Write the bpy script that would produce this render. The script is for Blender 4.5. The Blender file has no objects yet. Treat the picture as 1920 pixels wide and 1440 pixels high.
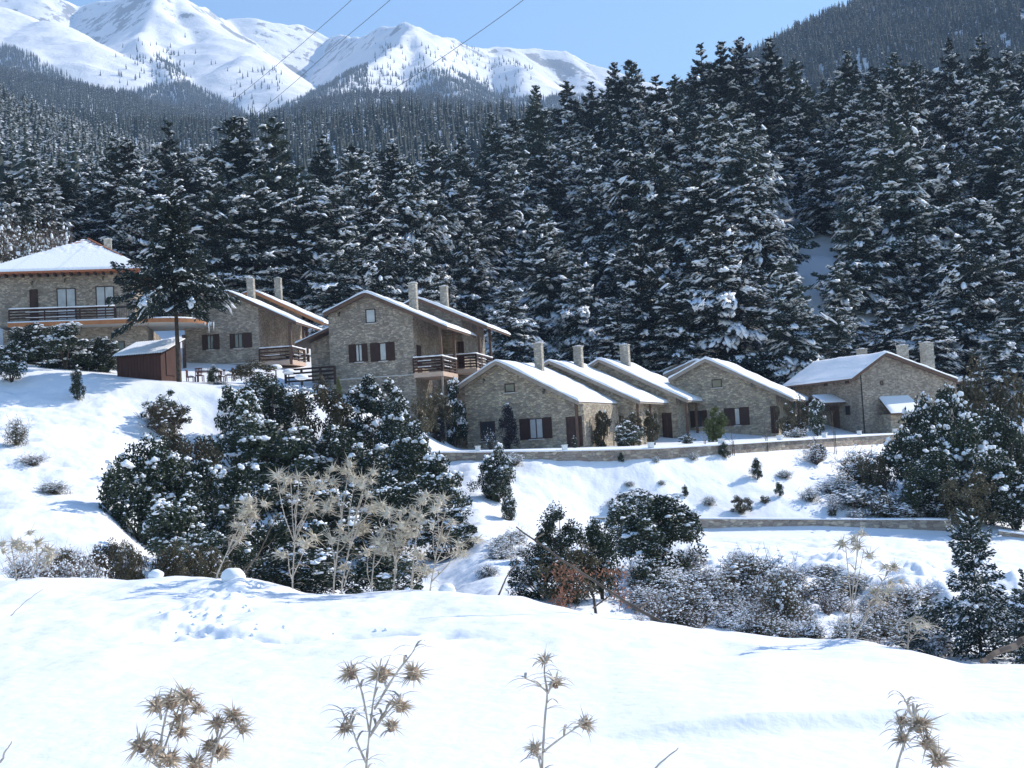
import bpy, math, random
import numpy as np
from mathutils import Vector, Matrix
R = math.radians
sc = bpy.context.scene
col = sc.collection

# ------------------------------------------------------------------ camera
FPX, PITCH, ROLL = 2300.0, R(3.11), R(3.2)
Fv = np.array([0, math.cos(PITCH), math.sin(PITCH)])
r0 = np.array([1.0, 0, 0]); u0 = np.array([0, -math.sin(PITCH), math.cos(PITCH)])
Rv = math.cos(ROLL) * r0 - math.sin(ROLL) * u0
Uv = math.cos(ROLL) * u0 + math.sin(ROLL) * r0
cd = bpy.data.cameras.new('camera'); cam = bpy.data.objects.new('camera', cd); col.objects.link(cam)
cd.sensor_width = 36; cd.lens = 36 * FPX / 1920; cd.clip_start = .1; cd.clip_end = 20000
cam.matrix_world = Matrix(((Rv[0], Uv[0], -Fv[0], 0), (Rv[1], Uv[1], -Fv[1], 0), (Rv[2], Uv[2], -Fv[2], 0), (0, 0, 0, 1)))
sc.camera = cam

def ray(px, py): return Fv + (px - 960) / FPX * Rv + (720 - py) / FPX * Uv
def at(px, py, Y):
    d = ray(px, py); return d * (Y / d[1])
def proj(x, y, z):
    f = y * Fv[1] + z * Fv[2]
    f = np.where(np.abs(f) < 1e-6, 1e-6, f)
    a = (x * Rv[0] + y * Rv[1] + z * Rv[2]) / f; b = (x * Uv[0] + y * Uv[1] + z * Uv[2]) / f
    return 960 + FPX * a, 720 - FPX * b

# ------------------------------------------------------------------ light
SUN_EL, SUN_AZ = R(35), math.atan2(.87, .50)          # azimuth from +Y towards +X
sdir = Vector((math.sin(SUN_AZ) * math.cos(SUN_EL), math.cos(SUN_AZ) * math.cos(SUN_EL), math.sin(SUN_EL)))
w = bpy.data.worlds.new('World'); sc.world = w; w.use_nodes = True
nt = w.node_tree; nt.nodes.clear()
o_ = nt.nodes.new('ShaderNodeOutputWorld'); b_ = nt.nodes.new('ShaderNodeBackground'); s_ = nt.nodes.new('ShaderNodeTexSky')
s_.sky_type = 'NISHITA'; s_.sun_disc = False; s_.sun_elevation = SUN_EL; s_.sun_rotation = SUN_AZ
s_.air_density = 1.5; s_.dust_density = .15; s_.ozone_density = 5.5; s_.altitude = 1200
b_.inputs[1].default_value = .15
nt.links.new(s_.outputs[0], b_.inputs[0]); nt.links.new(b_.outputs[0], o_.inputs[0])
sl = bpy.data.lights.new('sun', 'SUN'); so = bpy.data.objects.new('sun', sl); col.objects.link(so)
sl.energy = 5.0; sl.angle = R(.55); sl.color = (1, .94, .865)
so.rotation_euler = sdir.to_track_quat('Z', 'Y').to_euler()
sc.view_settings.view_transform = 'Standard'; sc.view_settings.look = 'None'
sc.view_settings.exposure = .57; sc.view_settings.gamma = 1
sc.cycles.max_bounces = 6; sc.cycles.diffuse_bounces = 3; sc.cycles.glossy_bounces = 2
sc.cycles.transmission_bounces = 2; sc.cycles.transparent_max_bounces = 4; sc.cycles.volume_bounces = 0

# ------------------------------------------------------------------ noise
_rt = np.random.RandomState(5).rand(256, 256)
def vn(x, y, seed=0):
    x = np.asarray(x, float) + seed * 17.31; y = np.asarray(y, float) + seed * 5.77
    xi = np.floor(x).astype(int); yi = np.floor(y).astype(int); fx = x - xi; fy = y - yi
    fx = fx * fx * (3 - 2 * fx); fy = fy * fy * (3 - 2 * fy)
    a = _rt[xi & 255, yi & 255]; b = _rt[(xi + 1) & 255, yi & 255]; c = _rt[xi & 255, (yi + 1) & 255]; d = _rt[(xi + 1) & 255, (yi + 1) & 255]
    return (a * (1 - fx) + b * fx) * (1 - fy) + (c * (1 - fx) + d * fx) * fy - .5
def fbm(x, y, seed=0, o=4, g=.5):
    t = 0; a = 1
    for i in range(o):
        t = t + a * vn(x * 2 ** i, y * 2 ** i, seed + i * 3); a *= g
    return t
def ridged(x, y, seed=0, o=5):
    t = 0; a = 1
    for i in range(o):
        t = t + a * (.5 - 2 * np.abs(vn(x * 2 ** i, y * 2 ** i, seed + i * 3))); a *= .5
    return t

# ------------------------------------------------------------------ mesh helpers
class MB:
    def __init__(s): s.v = []; s.f = []; s.m = []; s.n = 0
    def add(s, v, f, m=0):
        v = np.asarray(v, np.float32).reshape(-1, 3); f = np.asarray(f, np.int32)
        s.v.append(v); s.f.append(f + s.n); s.m.append((m, len(f))); s.n += len(v); return s
    def box(s, x0, x1, y0, y1, z0, z1, m=0):
        v = [(x, y, z) for z in (z0, z1) for y in (y0, y1) for x in (x0, x1)]
        return s.add(v, [(0, 2, 3, 1), (4, 5, 7, 6), (0, 1, 5, 4), (2, 6, 7, 3), (0, 4, 6, 2), (1, 3, 7, 5)], m)
    def tube(s, pts, rad, n=6, m=0, cap=True):
        pts = np.asarray(pts, float); k = len(pts)
        rad = np.broadcast_to(np.asarray(rad, float), (k,))
        t = np.gradient(pts, axis=0); t /= np.linalg.norm(t, axis=1)[:, None] + 1e-9
        ref = np.array([0, 0, 1.]) if abs(t[:, 2]).mean() < .8 else np.array([1., 0, 0])
        a = np.cross(t, ref); a /= np.linalg.norm(a, axis=1)[:, None] + 1e-9; b = np.cross(t, a)
        th = np.arange(n) * 2 * math.pi / n
        v = pts[:, None] + rad[:, None, None] * (np.cos(th)[None, :, None] * a[:, None] + np.sin(th)[None, :, None] * b[:, None])
        i, j = np.meshgrid(np.arange(k - 1), np.arange(n), indexing='ij'); j2 = (j + 1) % n
        f = np.stack([i * n + j, i * n + j2, (i + 1) * n + j2, (i + 1) * n + j], -1).reshape(-1, 4)
        s.add(v, f, m)
        if cap and n <= 8:
            base = s.n - k * n
            for e in (0, k - 1):
                s.f.append(np.array([[base + e * n + q for q in range(n)]], np.int32)); s.m.append((m, 1))
        return s
    def prism(s, poly, y0, y1, m=0):                    # poly (x,z), counter-clockwise seen from -y
        n = len(poly); v = [(p[0], y0, p[1]) for p in poly] + [(p[0], y1, p[1]) for p in poly]
        s.add(v, [(i, (i + 1) % n, n + (i + 1) % n, n + i) for i in range(n)], m)
        b = s.n - 2 * n
        s.f.append(np.array([[b + i for i in range(n)]])); s.m.append((m, 1))
        s.f.append(np.array([[b + n + i for i in range(n)][::-1]])); s.m.append((m, 1))
        return s
    def mesh(s, name, mats, smooth=False):
        me = bpy.data.meshes.new(name); v = np.concatenate(s.v)
        me.vertices.add(len(v)); me.vertices.foreach_set('co', v.ravel())
        tot = np.concatenate([np.full(len(f), f.shape[1], np.int32) for f in s.f])
        idx = np.concatenate([f.ravel() for f in s.f]).astype(np.int32)
        me.loops.add(len(idx)); me.loops.foreach_set('vertex_index', idx)
        me.polygons.add(len(tot)); st = np.concatenate([[0], np.cumsum(tot)[:-1]]).astype(np.int32)
        me.polygons.foreach_set('loop_start', st); me.polygons.foreach_set('loop_total', tot)
        me.polygons.foreach_set('material_index', np.concatenate([np.full(n, m, np.int32) for m, n in s.m]))
        me.polygons.foreach_set('use_smooth', np.full(len(tot), smooth))
        for m in (mats if isinstance(mats, (list, tuple)) else [mats]): me.materials.append(m)
        me.update(calc_edges=True); me.validate(); return me
    def build(s, name, mats, parent=None, smooth=False):
        o = bpy.data.objects.new(name, s.mesh(name, mats, smooth)); col.objects.link(o)
        if parent: o.parent = parent
        return o
def tag(o, label=None, cat=None, group=None, kind=None):
    if label: o['label'] = label
    if cat: o['category'] = cat
    if group: o['group'] = group
    if kind: o['kind'] = kind
    return o
def empty(name, loc, rz=0, label=None, cat=None, group=None):
    o = bpy.data.objects.new(name, None); col.objects.link(o); o.location = loc; o.rotation_euler = (0, 0, rz)
    o.empty_display_size = .3
    return tag(o, label, cat, group)

# ------------------------------------------------------------------ materials
def mat(name, color, rough=.8, var=None, vscale=3, bump=0, bscale=20, metal=0, spec=.3, rnd=0, coords='Object', stretch=None):
    m = bpy.data.materials.new(name); m.use_nodes = True; n = m.node_tree.nodes; l = m.node_tree.links
    p = n['Principled BSDF']; p.inputs['Roughness'].default_value = rough; p.inputs['Metallic'].default_value = metal
    p.inputs['Specular IOR Level'].default_value = spec
    tc = n.new('ShaderNodeTexCoord'); vec = tc.outputs[coords]
    if stretch:
        mp = n.new('ShaderNodeMapping'); mp.inputs['Scale'].default_value = stretch; l.new(vec, mp.inputs[0]); vec = mp.outputs[0]
    c = None
    if var:
        nz = n.new('ShaderNodeTexNoise'); nz.inputs['Scale'].default_value = vscale; nz.inputs['Detail'].default_value = 5
        l.new(vec, nz.inputs[0])
        rp = n.new('ShaderNodeValToRGB'); rp.color_ramp.elements[0].position = .35; rp.color_ramp.elements[1].position = .65
        rp.color_ramp.elements[0].color = (*color, 1); rp.color_ramp.elements[1].color = (*var, 1)
        l.new(nz.outputs[0], rp.inputs[0]); c = rp.outputs[0]
    if rnd:
        oi = n.new('ShaderNodeObjectInfo'); mr = n.new('ShaderNodeMapRange'); mr.inputs[3].default_value = 1 - rnd; mr.inputs[4].default_value = 1 + rnd
        l.new(oi.outputs['Random'], mr.inputs[0])
        hs = n.new('ShaderNodeHueSaturation'); l.new(mr.outputs[0], hs.inputs['Value'])
        if c: l.new(c, hs.inputs['Color'])
        else: hs.inputs['Color'].default_value = (*color, 1)
        c = hs.outputs[0]
    if c: l.new(c, p.inputs['Base Color'])
    else: p.inputs['Base Color'].default_value = (*color, 1)
    if bump:
        nz = n.new('ShaderNodeTexNoise'); nz.inputs['Scale'].default_value = bscale; nz.inputs['Detail'].default_value = 6
        l.new(vec, nz.inputs[0]); bp = n.new('ShaderNodeBump'); bp.inputs['Strength'].default_value = bump; bp.inputs['Distance'].default_value = .05
        l.new(nz.outputs[0], bp.inputs['Height']); l.new(bp.outputs[0], p.inputs['Normal'])
    return m
def stone_mat(name, cols, mortar, scale=(3.2, 3.2, 7.5)):
    m = bpy.data.materials.new(name); m.use_nodes = True; n = m.node_tree.nodes; l = m.node_tree.links; p = n['Principled BSDF']
    p.inputs['Roughness'].default_value = .9; p.inputs['Specular IOR Level'].default_value = .2
    tc = n.new('ShaderNodeTexCoord'); mp = n.new('ShaderNodeMapping'); mp.inputs['Scale'].default_value = scale; l.new(tc.outputs['Object'], mp.inputs[0])
    nz = n.new('ShaderNodeTexNoise'); nz.inputs['Scale'].default_value = 1.3; l.new(mp.outputs[0], nz.inputs[0])
    mx = n.new('ShaderNodeMixRGB'); mx.blend_type = 'ADD'; mx.inputs[0].default_value = .45; l.new(mp.outputs[0], mx.inputs[1]); l.new(nz.outputs['Color'], mx.inputs[2])
    v1 = n.new('ShaderNodeTexVoronoi'); v1.inputs['Scale'].default_value = 1; v1.inputs['Randomness'].default_value = .8; l.new(mx.outputs[0], v1.inputs[0])
    v2 = n.new('ShaderNodeTexVoronoi'); v2.feature = 'DISTANCE_TO_EDGE'; v2.inputs['Scale'].default_value = 1; v2.inputs['Randomness'].default_value = .8; l.new(mx.outputs[0], v2.inputs[0])
    sp = n.new('ShaderNodeSeparateColor'); l.new(v1.outputs['Color'], sp.inputs[0])
    rp = n.new('ShaderNodeValToRGB'); e = rp.color_ramp.elements
    while len(e) < len(cols): e.new(.5)
    for i, c in enumerate(cols): e[i].position = i / (len(cols) - 1); e[i].color = (*c, 1)
    rp.color_ramp.interpolation = 'CONSTANT'; l.new(sp.outputs[0], rp.inputs[0])
    big = n.new('ShaderNodeTexNoise'); big.inputs['Scale'].default_value = .8; big.inputs['Detail'].default_value = 5; l.new(tc.outputs['Object'], big.inputs[0])
    bm = n.new('ShaderNodeMapRange'); bm.inputs[1].default_value = .3; bm.inputs[2].default_value = .7; bm.inputs[3].default_value = .72; bm.inputs[4].default_value = 1.25; l.new(big.outputs[0], bm.inputs[0])
    hs = n.new('ShaderNodeHueSaturation'); l.new(rp.outputs[0], hs.inputs['Color']); l.new(bm.outputs[0], hs.inputs['Value'])
    mr = n.new('ShaderNodeMapRange'); mr.inputs[1].default_value = .02; mr.inputs[2].default_value = .09; l.new(v2.outputs[0], mr.inputs[0])
    mm = n.new('ShaderNodeMixRGB'); mm.inputs[1].default_value = (*mortar, 1); l.new(mr.outputs[0], mm.inputs[0]); l.new(hs.outputs[0], mm.inputs[2])
    l.new(mm.outputs[0], p.inputs['Base Color'])
    bp = n.new('ShaderNodeBump'); bp.inputs['Strength'].default_value = .9; bp.inputs['Distance'].default_value = .05; l.new(mr.outputs[0], bp.inputs['Height']); l.new(bp.outputs[0], p.inputs['Normal'])
    return m
M = {}
M['snow'] = mat('snow', (.85, .86, .88), .65, bump=.5, bscale=5, spec=.25)
M['tsnow'] = mat('tree_snow', (.84, .86, .89), .7, spec=.2)
M['needle'] = mat('needles', (.024, .042, .038), .7, var=(.05, .068, .05), vscale=.5, rnd=.45)
M['needle_far'] = mat('far_needles', (.03, .045, .045), .8, var=(.05, .065, .06), vscale=.01)
M['leaf'] = mat('evergreen_leaves', (.018, .034, .018), .6, var=(.05, .062, .032), vscale=.9, rnd=.3)
M['leaf_light'] = mat('yellowgreen_leaves', (.06, .08, .02), .55, var=(.12, .13, .035), vscale=2)
M['leaf_brown'] = mat('greybrown_foliage', (.06, .055, .03), .7, var=(.11, .09, .05), vscale=2, rnd=.3)
M['leaf_purple'] = mat('dark_purple_foliage', (.018, .014, .022), .6, var=(.03, .025, .03), vscale=2)
M['twig'] = mat('twigs', (.09, .07, .055), .9, var=(.2, .16, .13), vscale=3, rnd=.3)
M['rust'] = mat('rust_leaves', (.17, .075, .045), .8, var=(.27, .13, .08), vscale=8)
M['bark'] = mat('bark', (.035, .028, .022), .95, var=(.09, .07, .055), vscale=4, bump=.6, bscale=8)
M['straw'] = mat('dry_thistle', (.42, .37, .28), .85, var=(.62, .56, .46), vscale=14)
M['straw2'] = mat('dry_stem', (.36, .31, .25), .85, var=(.58, .52, .45), vscale=20)
M['thead'] = mat('thistle_head', (.36, .28, .20), .9, var=(.66, .56, .43), vscale=45)
M['tcore'] = mat('thistle_core', (.20, .13, .10), .9, var=(.46, .36, .26), vscale=60)
M['stone'] = stone_mat('field_stone', [(.25, .21, .17), (.33, .28, .22), (.42, .36, .29), (.28, .25, .21), (.48, .41, .33), (.31, .23, .17)], (.38, .34, .29), (4.2, 4.2, 9))
M['stone2'] = stone_mat('tan_field_stone', [(.28, .23, .17), (.38, .32, .24), (.47, .39, .28), (.31, .27, .22), (.53, .45, .32), (.40, .28, .17)], (.42, .37, .31), (3.8, 3.8, 7.5))
M['stonew'] = stone_mat('terrace_stone', [(.28, .22, .18), (.40, .33, .26), (.48, .41, .32), (.32, .27, .23), (.38, .27, .20)], (.40, .35, .30), (2.6, 2.6, 5))
M['chim'] = stone_mat('chimney_stone', [(.34, .31, .25), (.46, .42, .35), (.40, .37, .32), (.52, .48, .40), (.28, .25, .20)], (.42, .39, .34), (4, 4, 9))
M['cap'] = mat('concrete_cap', (.45, .43, .40), .9, var=(.55, .53, .5))
M['wood'] = mat('brown_wood', (.095, .06, .042), .7, var=(.15, .09, .065), vscale=2, stretch=(1, 6, 6))
M['wood_pale'] = mat('weathered_soffit', (.26, .22, .18), .8, var=(.34, .29, .24), vscale=2)
M['wood_dark'] = mat('dark_wood', (.035, .018, .014), .6, var=(.06, .03, .022), vscale=3)
M['shutter'] = mat('shutter_paint', (.032, .014, .011), .55, var=(.045, .02, .016), vscale=3)
M['shed'] = mat('shed_boards', (.045, .02, .015), .75, var=(.075, .032, .024), vscale=2, stretch=(6, 6, .6))
M['curtain_glare'] = mat('curtain_glare_glass', (.33, .35, .36), .12, var=(.45, .46, .47), vscale=2, spec=.6)  # pale colour for curtains, and for reflections painted on the balcony windows
M['glass'] = mat('dark_glass', (.03, .035, .04), .08, spec=.8)
M['iron'] = mat('black_iron', (.015, .015, .017), .5)
M['render'] = mat('pink_plaster', (.50, .36, .27), .85, var=(.56, .42, .33), vscale=3)
M['cream'] = mat('cream_plaster', (.55, .50, .42), .85)
M['orange'] = mat('orange_fascia', (.33, .14, .06), .7, var=(.4, .18, .08))
M['tile'] = mat('clay_tiles', (.35, .12, .06), .85, var=(.42, .18, .1), vscale=6)
M['lamp'] = mat('white_lamp', (.8, .8, .78), .4)
M['wire'] = mat('cable', (.10, .10, .11), .5)
M['red'] = mat('redwood_furniture', (.10, .035, .028), .6)
M['ice'] = mat('ice', (.8, .85, .88), .15, spec=.7)

# ------------------------------------------------------------------ terrain from feature lines (photo px, photo py, metres)
lines = [
 [(-1200, None, 0), (3000, None, 0)],
 [(-1200, None, 6), (3000, None, 6)],
 # crest of the foreground snow
 [(0, 1082, 21), (150, 1080, 20.5), (300, 1078, 20), (450, 1085, 19), (560, 1100, 18), (700, 1103, 17.5), (850, 1108, 17), (960, 1120, 16), (1050, 1135, 15.5),
  (1130, 1152, 15), (1200, 1165, 14.3), (1300, 1175, 13.8), (1420, 1180, 13), (1500, 1195, 12.5), (1600, 1205, 12), (1700, 1222, 11.3), (1800, 1240, 10.7), (1920, 1242, 10.2)],
 [(0, 1180, 27), (500, 1220, 25), (960, 1290, 23), (1400, 1360, 20), (1920, 1440, 17)],
 # foot of the far side of the gully
 [(0, 1060, 42), (200, 1070, 42), (250, 1110, 42), (400, 1130, 42), (850, 1140, 41), (920, 1110, 40), (1000, 1130, 38), (1300, 1190, 35), (1500, 1205, 32), (1700, 1228, 29), (1920, 1250, 27)],
 [(0, 900, 55), (190, 930, 55), (270, 1020, 54), (400, 1060, 53), (820, 1060, 53), (900, 1010, 56), (1010, 1005, 60), (1150, 1005, 64), (1330, 1012, 65), (1500, 1028, 62), (1700, 1060, 57), (1920, 1100, 53)],
 [(0, 800, 66), (200, 820, 66), (300, 860, 66), (400, 930, 66), (780, 960, 66), (900, 940, 68), (1100, 986, 70), (1330, 999, 71), (1780, 1002, 70), (1920, 1022, 68)],
 [(0, 790, 67), (200, 810, 67), (300, 848, 67), (400, 910, 67), (780, 945, 67.5), (900, 930, 69), (1100, 970, 71), (1330, 976, 72), (1780, 978, 71), (1920, 1000, 69)],
 # foot of the upper terrace wall
 [(0, 700, 78), (200, 714, 77), (330, 722, 77), (430, 735, 77), (560, 750, 76), (640, 790, 75.5), (750, 845, 75), (820, 866, 75), (960, 862, 75), (1221, 856, 76), (1353, 850, 79),
  (1463, 845, 83), (1547, 840, 87), (1612, 837, 91), (1690, 833, 95), (1740, 870, 95), (1800, 920, 94), (1920, 960, 92)],
 [(0, 690, 79.5), (200, 706, 78.5), (330, 716, 78.5), (430, 722, 78.5), (560, 735, 78), (640, 770, 77), (750, 830, 76.5), (820, 850, 76.5), (960, 844, 76.5), (1221, 838, 77.5), (1353, 832, 80.5),
  (1463, 825, 84.5), (1547, 820, 88.5), (1612, 817, 92.5), (1690, 812, 96.5), (1740, 840, 96.5), (1800, 880, 95.5), (1920, 930, 94)],
 [(0, 640, 96), (200, 690, 92), (330, 712, 90), (480, 715, 90), (600, 722, 90), (720, 760, 88), (800, 800, 88), (860, 841, 90), (960, 840, 94), (1221, 833, 96), (1353, 825, 98), (1463, 819, 100), (1690, 810, 106), (1800, 810, 106), (1920, 840, 106)],
 [(0, 520, 112), (110, 560, 112), (200, 640, 112), (480, 650, 112), (700, 680, 112), (860, 700, 112), (960, 720, 113), (1100, 760, 114), (1353, 770, 114), (1690, 765, 118), (1920, 760, 118)],
 [(0, 480, 126), (110, 520, 126), (200, 590, 126), (330, 600, 126), (700, 630, 126), (860, 640, 126), (960, 650, 126), (1200, 690, 126), (1690, 690, 128), (1920, 680, 128)],
 [(0, 440, 150), (110, 480, 150), (200, 540, 150), (330, 560, 150), (640, 560, 150), (960, 540, 150), (1200, 540, 150), (1400, 510, 150), (1690, 490, 152), (1920, 480, 152)],
 [(0, 470, 200), (330, 520, 200), (640, 490, 200), (900, 440, 200), (1000, 400, 200), (1165, 350, 200), (1380, 310, 200), (1550, 325, 200), (1830, 300, 200), (1920, 315, 200)],
 [(0, 470, 250), (330, 510, 250), (640, 480, 250), (920, 440, 250), (1165, 350, 250), (1380, 325, 250), (1830, 320, 250), (1920, 330, 250)],
 [(0, 600, 330), (640, 600, 330), (1165, 560, 330), (1920, 560, 330)],
 [(0, 800, 430), (1920, 800, 430)],
]
def build_h():
    A = np.linspace(-1.3, 1.3, 1301)
    Ys = []; Zs = []
    for k, L in enumerate(lines):
        a = []; yy = []; vv = []
        for px, py, Y in L:
            if py is None: p = np.array([(px - 960) / FPX * max(Y, 1), Y, -1.75]); a.append((px - 960) / FPX); yy.append(Y); vv.append(-1.75)
            else:
                p = at(px, py, Y); a.append(p[0] / Y); yy.append(Y); vv.append(p[2])
        Ys.append(np.interp(A, a, yy)); Zs.append(np.interp(A, a, vv))
    Ys = np.array(Ys); Zs = np.array(Zs)
    YG = np.concatenate([np.arange(0, 30, .25), np.arange(30, 130, .5), np.arange(130, 431, 2)])
    G = np.empty((len(A), len(YG)))
    for i in range(len(A)): G[i] = np.interp(YG, Ys[:, i], Zs[:, i])
    # smooth a little, less near the terrace walls
    k = np.exp(-np.linspace(-2, 2, 9) ** 2); k /= k.sum()
    Gp = np.pad(G, ((4, 4), (0, 0)), 'edge'); G = sum(k[q] * Gp[q:q + len(A)] for q in range(9))
    Gp = np.pad(G, ((0, 0), (2, 2)), 'edge'); k = np.array([.1, .22, .36, .22, .1]); S = sum(k[q] * Gp[:, q:q + len(YG)] for q in range(5))
    Gp = np.pad(S, ((0, 0), (2, 2)), 'edge'); S = sum(k[q] * Gp[:, q:q + len(YG)] for q in range(5))
    return A, YG, S
A_, YG_, G_ = build_h()
def hbase(x, y):
    x = np.asarray(x, float); y = np.asarray(y, float)
    yc = np.clip(y, 0, 430); a = np.clip(x / np.maximum(y, 4), -1.299, 1.299)
    ia = (a + 1.3) / .002; i = np.clip(ia.astype(int), 0, len(A_) - 2); fa = ia - i
    j = np.clip(np.searchsorted(YG_, yc, 'right') - 1, 0, len(YG_) - 2); fy = np.clip((yc - YG_[j]) / (YG_[j + 1] - YG_[j]), 0, 1)
    return (G_[i, j] * (1 - fa) + G_[i + 1, j] * fa) * (1 - fy) + (G_[i, j + 1] * (1 - fa) + G_[i + 1, j + 1] * fa) * fy
def sstep(x, a, b): t = np.clip((x - a) / (b - a), 0, 1); return t * t * (3 - 2 * t)
def seg_mask(px, py, pts, wd):
    m = np.zeros_like(px)
    for (x0, y0), (x1, y1) in zip(pts[:-1], pts[1:]):
        dx, dy = x1 - x0, y1 - y0; t = np.clip(((px - x0) * dx + (py - y0) * dy) / (dx * dx + dy * dy), 0, 1)
        d = np.hypot(px - x0 - t * dx, (py - y0 - t * dy)); m = np.maximum(m, np.exp(-(d / wd) ** 2))
    return m
# places on the ground given by where they are seen
def gp(px, py, Y): p = at(px, py, Y); return p[0], p[1]
TRAIL = [gp(*q) for q in [(290, 1192, 13), (350, 1165, 13.8), (400, 1180, 13.3), (470, 1190, 12.9), (560, 1187, 12.8), (650, 1178, 12.9), (740, 1168, 13), (850, 1170, 12.6), (1000, 1180, 11.9)]]
TRAIL2 = [gp(*q) for q in [(350, 1165, 13.8), (380, 1140, 15.2), (430, 1105, 18)]]
def height(x, y):
    x = np.asarray(x, float); y = np.asarray(y, float)
    z = hbase(x, y)
    near = 1 - sstep(y, 22, 30)
    z = z + near * (.06 * fbm(x * .22, y * .22, 1, 3) + .015 * fbm(x * .9, y * .9, 9, 2))
    crest = near * sstep(y, 8, 13)
    z = z + crest * .13 * fbm(x * .8, y * .5, 33, 4)
    # foreground drift scarp (lee side towards the camera)
    yd = 7.55 + .07 * np.sin(x * 1.0) + .03 * fbm(x * .8, x * 0, 12, 2) + .06 * x
    sc_m = sstep(x, .1, 1.1) * (1 - .45 * sstep(x, 2.3, 3.2))
    z = z + near * sc_m * .10 * np.clip((y - yd + .26) / .26, 0, 1) ** 2.4 * np.exp(-np.clip(y - yd, 0, 9) / 2.2)
    # trampled snow
    m = seg_mask(x, y, TRAIL, .22 + 0 * 1) * (x > -5.2); m2 = seg_mask(x, y, TRAIL2, .45)
    amp = np.clip(1.2 - .22 * (x + 4.2), .25, 1.2)
    z = z + m * amp * (.24 * fbm(x * 2.2, y * 2.2, 21, 4) - .06) + m2 * (.20 * fbm(x * 2.6, y * 2.0, 25, 4))
    mid = sstep(y, 29, 38) * (1 - sstep(y, 73, 80)) * (1 - .9 * np.exp(-((y - 70) / 3.) ** 2) * sstep(x, 2, 6))
    z = z + mid * (.07 * fbm(x * 1.6 + y * .5, y * 2.6, 88, 4) + .55 * fbm(x * .13, y * .13, 2, 4) + .22 * fbm(x * .7, y * .7, 6, 3))
    gul = mid * sstep(y, 34, 40) * sstep(x, 3, 10) * (1 - sstep(y, 52, 62)); z = z + gul * (.9 * fbm(x * .55, y * .55, 41, 3) + .35 * fbm(x * 1.7, y * 1.7, 43, 3))
    far = sstep(y, 112, 135); z = z + far * (5 * fbm(x * .02, y * .02, 3, 4) + .8 * fbm(x * .25, y * .25, 8, 3))
    return z
def hgt(x, y): return float(height(np.array([x]), np.array([y]))[0])
def hit(px, py, y0=26., y1=240.):
    d = ray(px, py); ys = np.arange(y0, y1, .25); P = d[None] * (ys / d[1])[:, None]
    below = P[:, 2] < height(P[:, 0], P[:, 1]); k = np.argmax(below)
    if not below.any(): return None
    return P[k]
def build_terrain():
    w_ = np.concatenate([-np.geomspace(1.25, .46, 60)[:-1], np.linspace(-.46, .46, 960), np.geomspace(.46, 1.25, 60)[1:]])
    ys = np.concatenate([np.linspace(-30, 4, 30)[:-1], np.arange(4, 22, .05), np.arange(22, 30, .15), np.arange(30, 112, .22), np.arange(112, 200, 1), np.arange(200, 432, 3)])
    W, Y = np.meshgrid(w_, ys, indexing='ij'); X = W * (np.maximum(Y, -6) + 10)
    Z = height(X, Y); b = MB(); n, k = W.shape
    i, j = np.meshgrid(np.arange(n - 1), np.arange(k - 1), indexing='ij')
    b.add(np.stack([X, Y, Z], -1), np.stack([i * k + j, (i + 1) * k + j, (i + 1) * k + j + 1, i * k + j + 1], -1).reshape(-1, 4))
    return tag(b.build('ground', M['snow'], smooth=True), kind='structure')
build_terrain()
# ------------------------------------------------------------------ far hills and mountain from ridge lines
def ridge_field(X, Y, ridges, slope, floor):
    Z = np.full(X.shape, floor, float)
    for rg in ridges:
        s = rg.get('s', slope); P = [at(*p) for p in rg['p']]
        for p, q in zip(P[:-1], P[1:]):
            dx, dy = q[0] - p[0], q[1] - p[1]; L = dx * dx + dy * dy
            t = np.clip(((X - p[0]) * dx + (Y - p[1]) * dy) / L, 0, 1)
            d = np.hypot(X - p[0] - t * dx, Y - p[1] - t * dy); zr = p[2] + t * (q[2] - p[2])
            dd = np.sqrt(d * d + rg.get('r', 12) ** 2) - rg.get('r', 12)
            Z = np.maximum(Z, zr - s * dd)
    return Z
def hill(name, ridges, slope, floor, x0, x1, y0, y1, nx, ny, noise, m):
    xs = np.linspace(x0, x1, nx); ys = np.linspace(y0, y1, ny); X, Y = np.meshgrid(xs, ys, indexing='ij')
    def f(X, Y):
        Z = ridge_field(X, Y, ridges, slope, floor); return Z + noise(X, Y) * np.clip((Z - floor) / 60, 0, 1)
    Z = f(X, Y); b = MB(); i, j = np.meshgrid(np.arange(nx - 1), np.arange(ny - 1), indexing='ij'); k = ny
    b.add(np.stack([X, Y, Z], -1), np.stack([i * k + j, (i + 1) * k + j, (i + 1) * k + j + 1, i * k + j + 1], -1).reshape(-1, 4))
    tag(b.build(name, m, smooth=True), kind='structure'); return f
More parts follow.
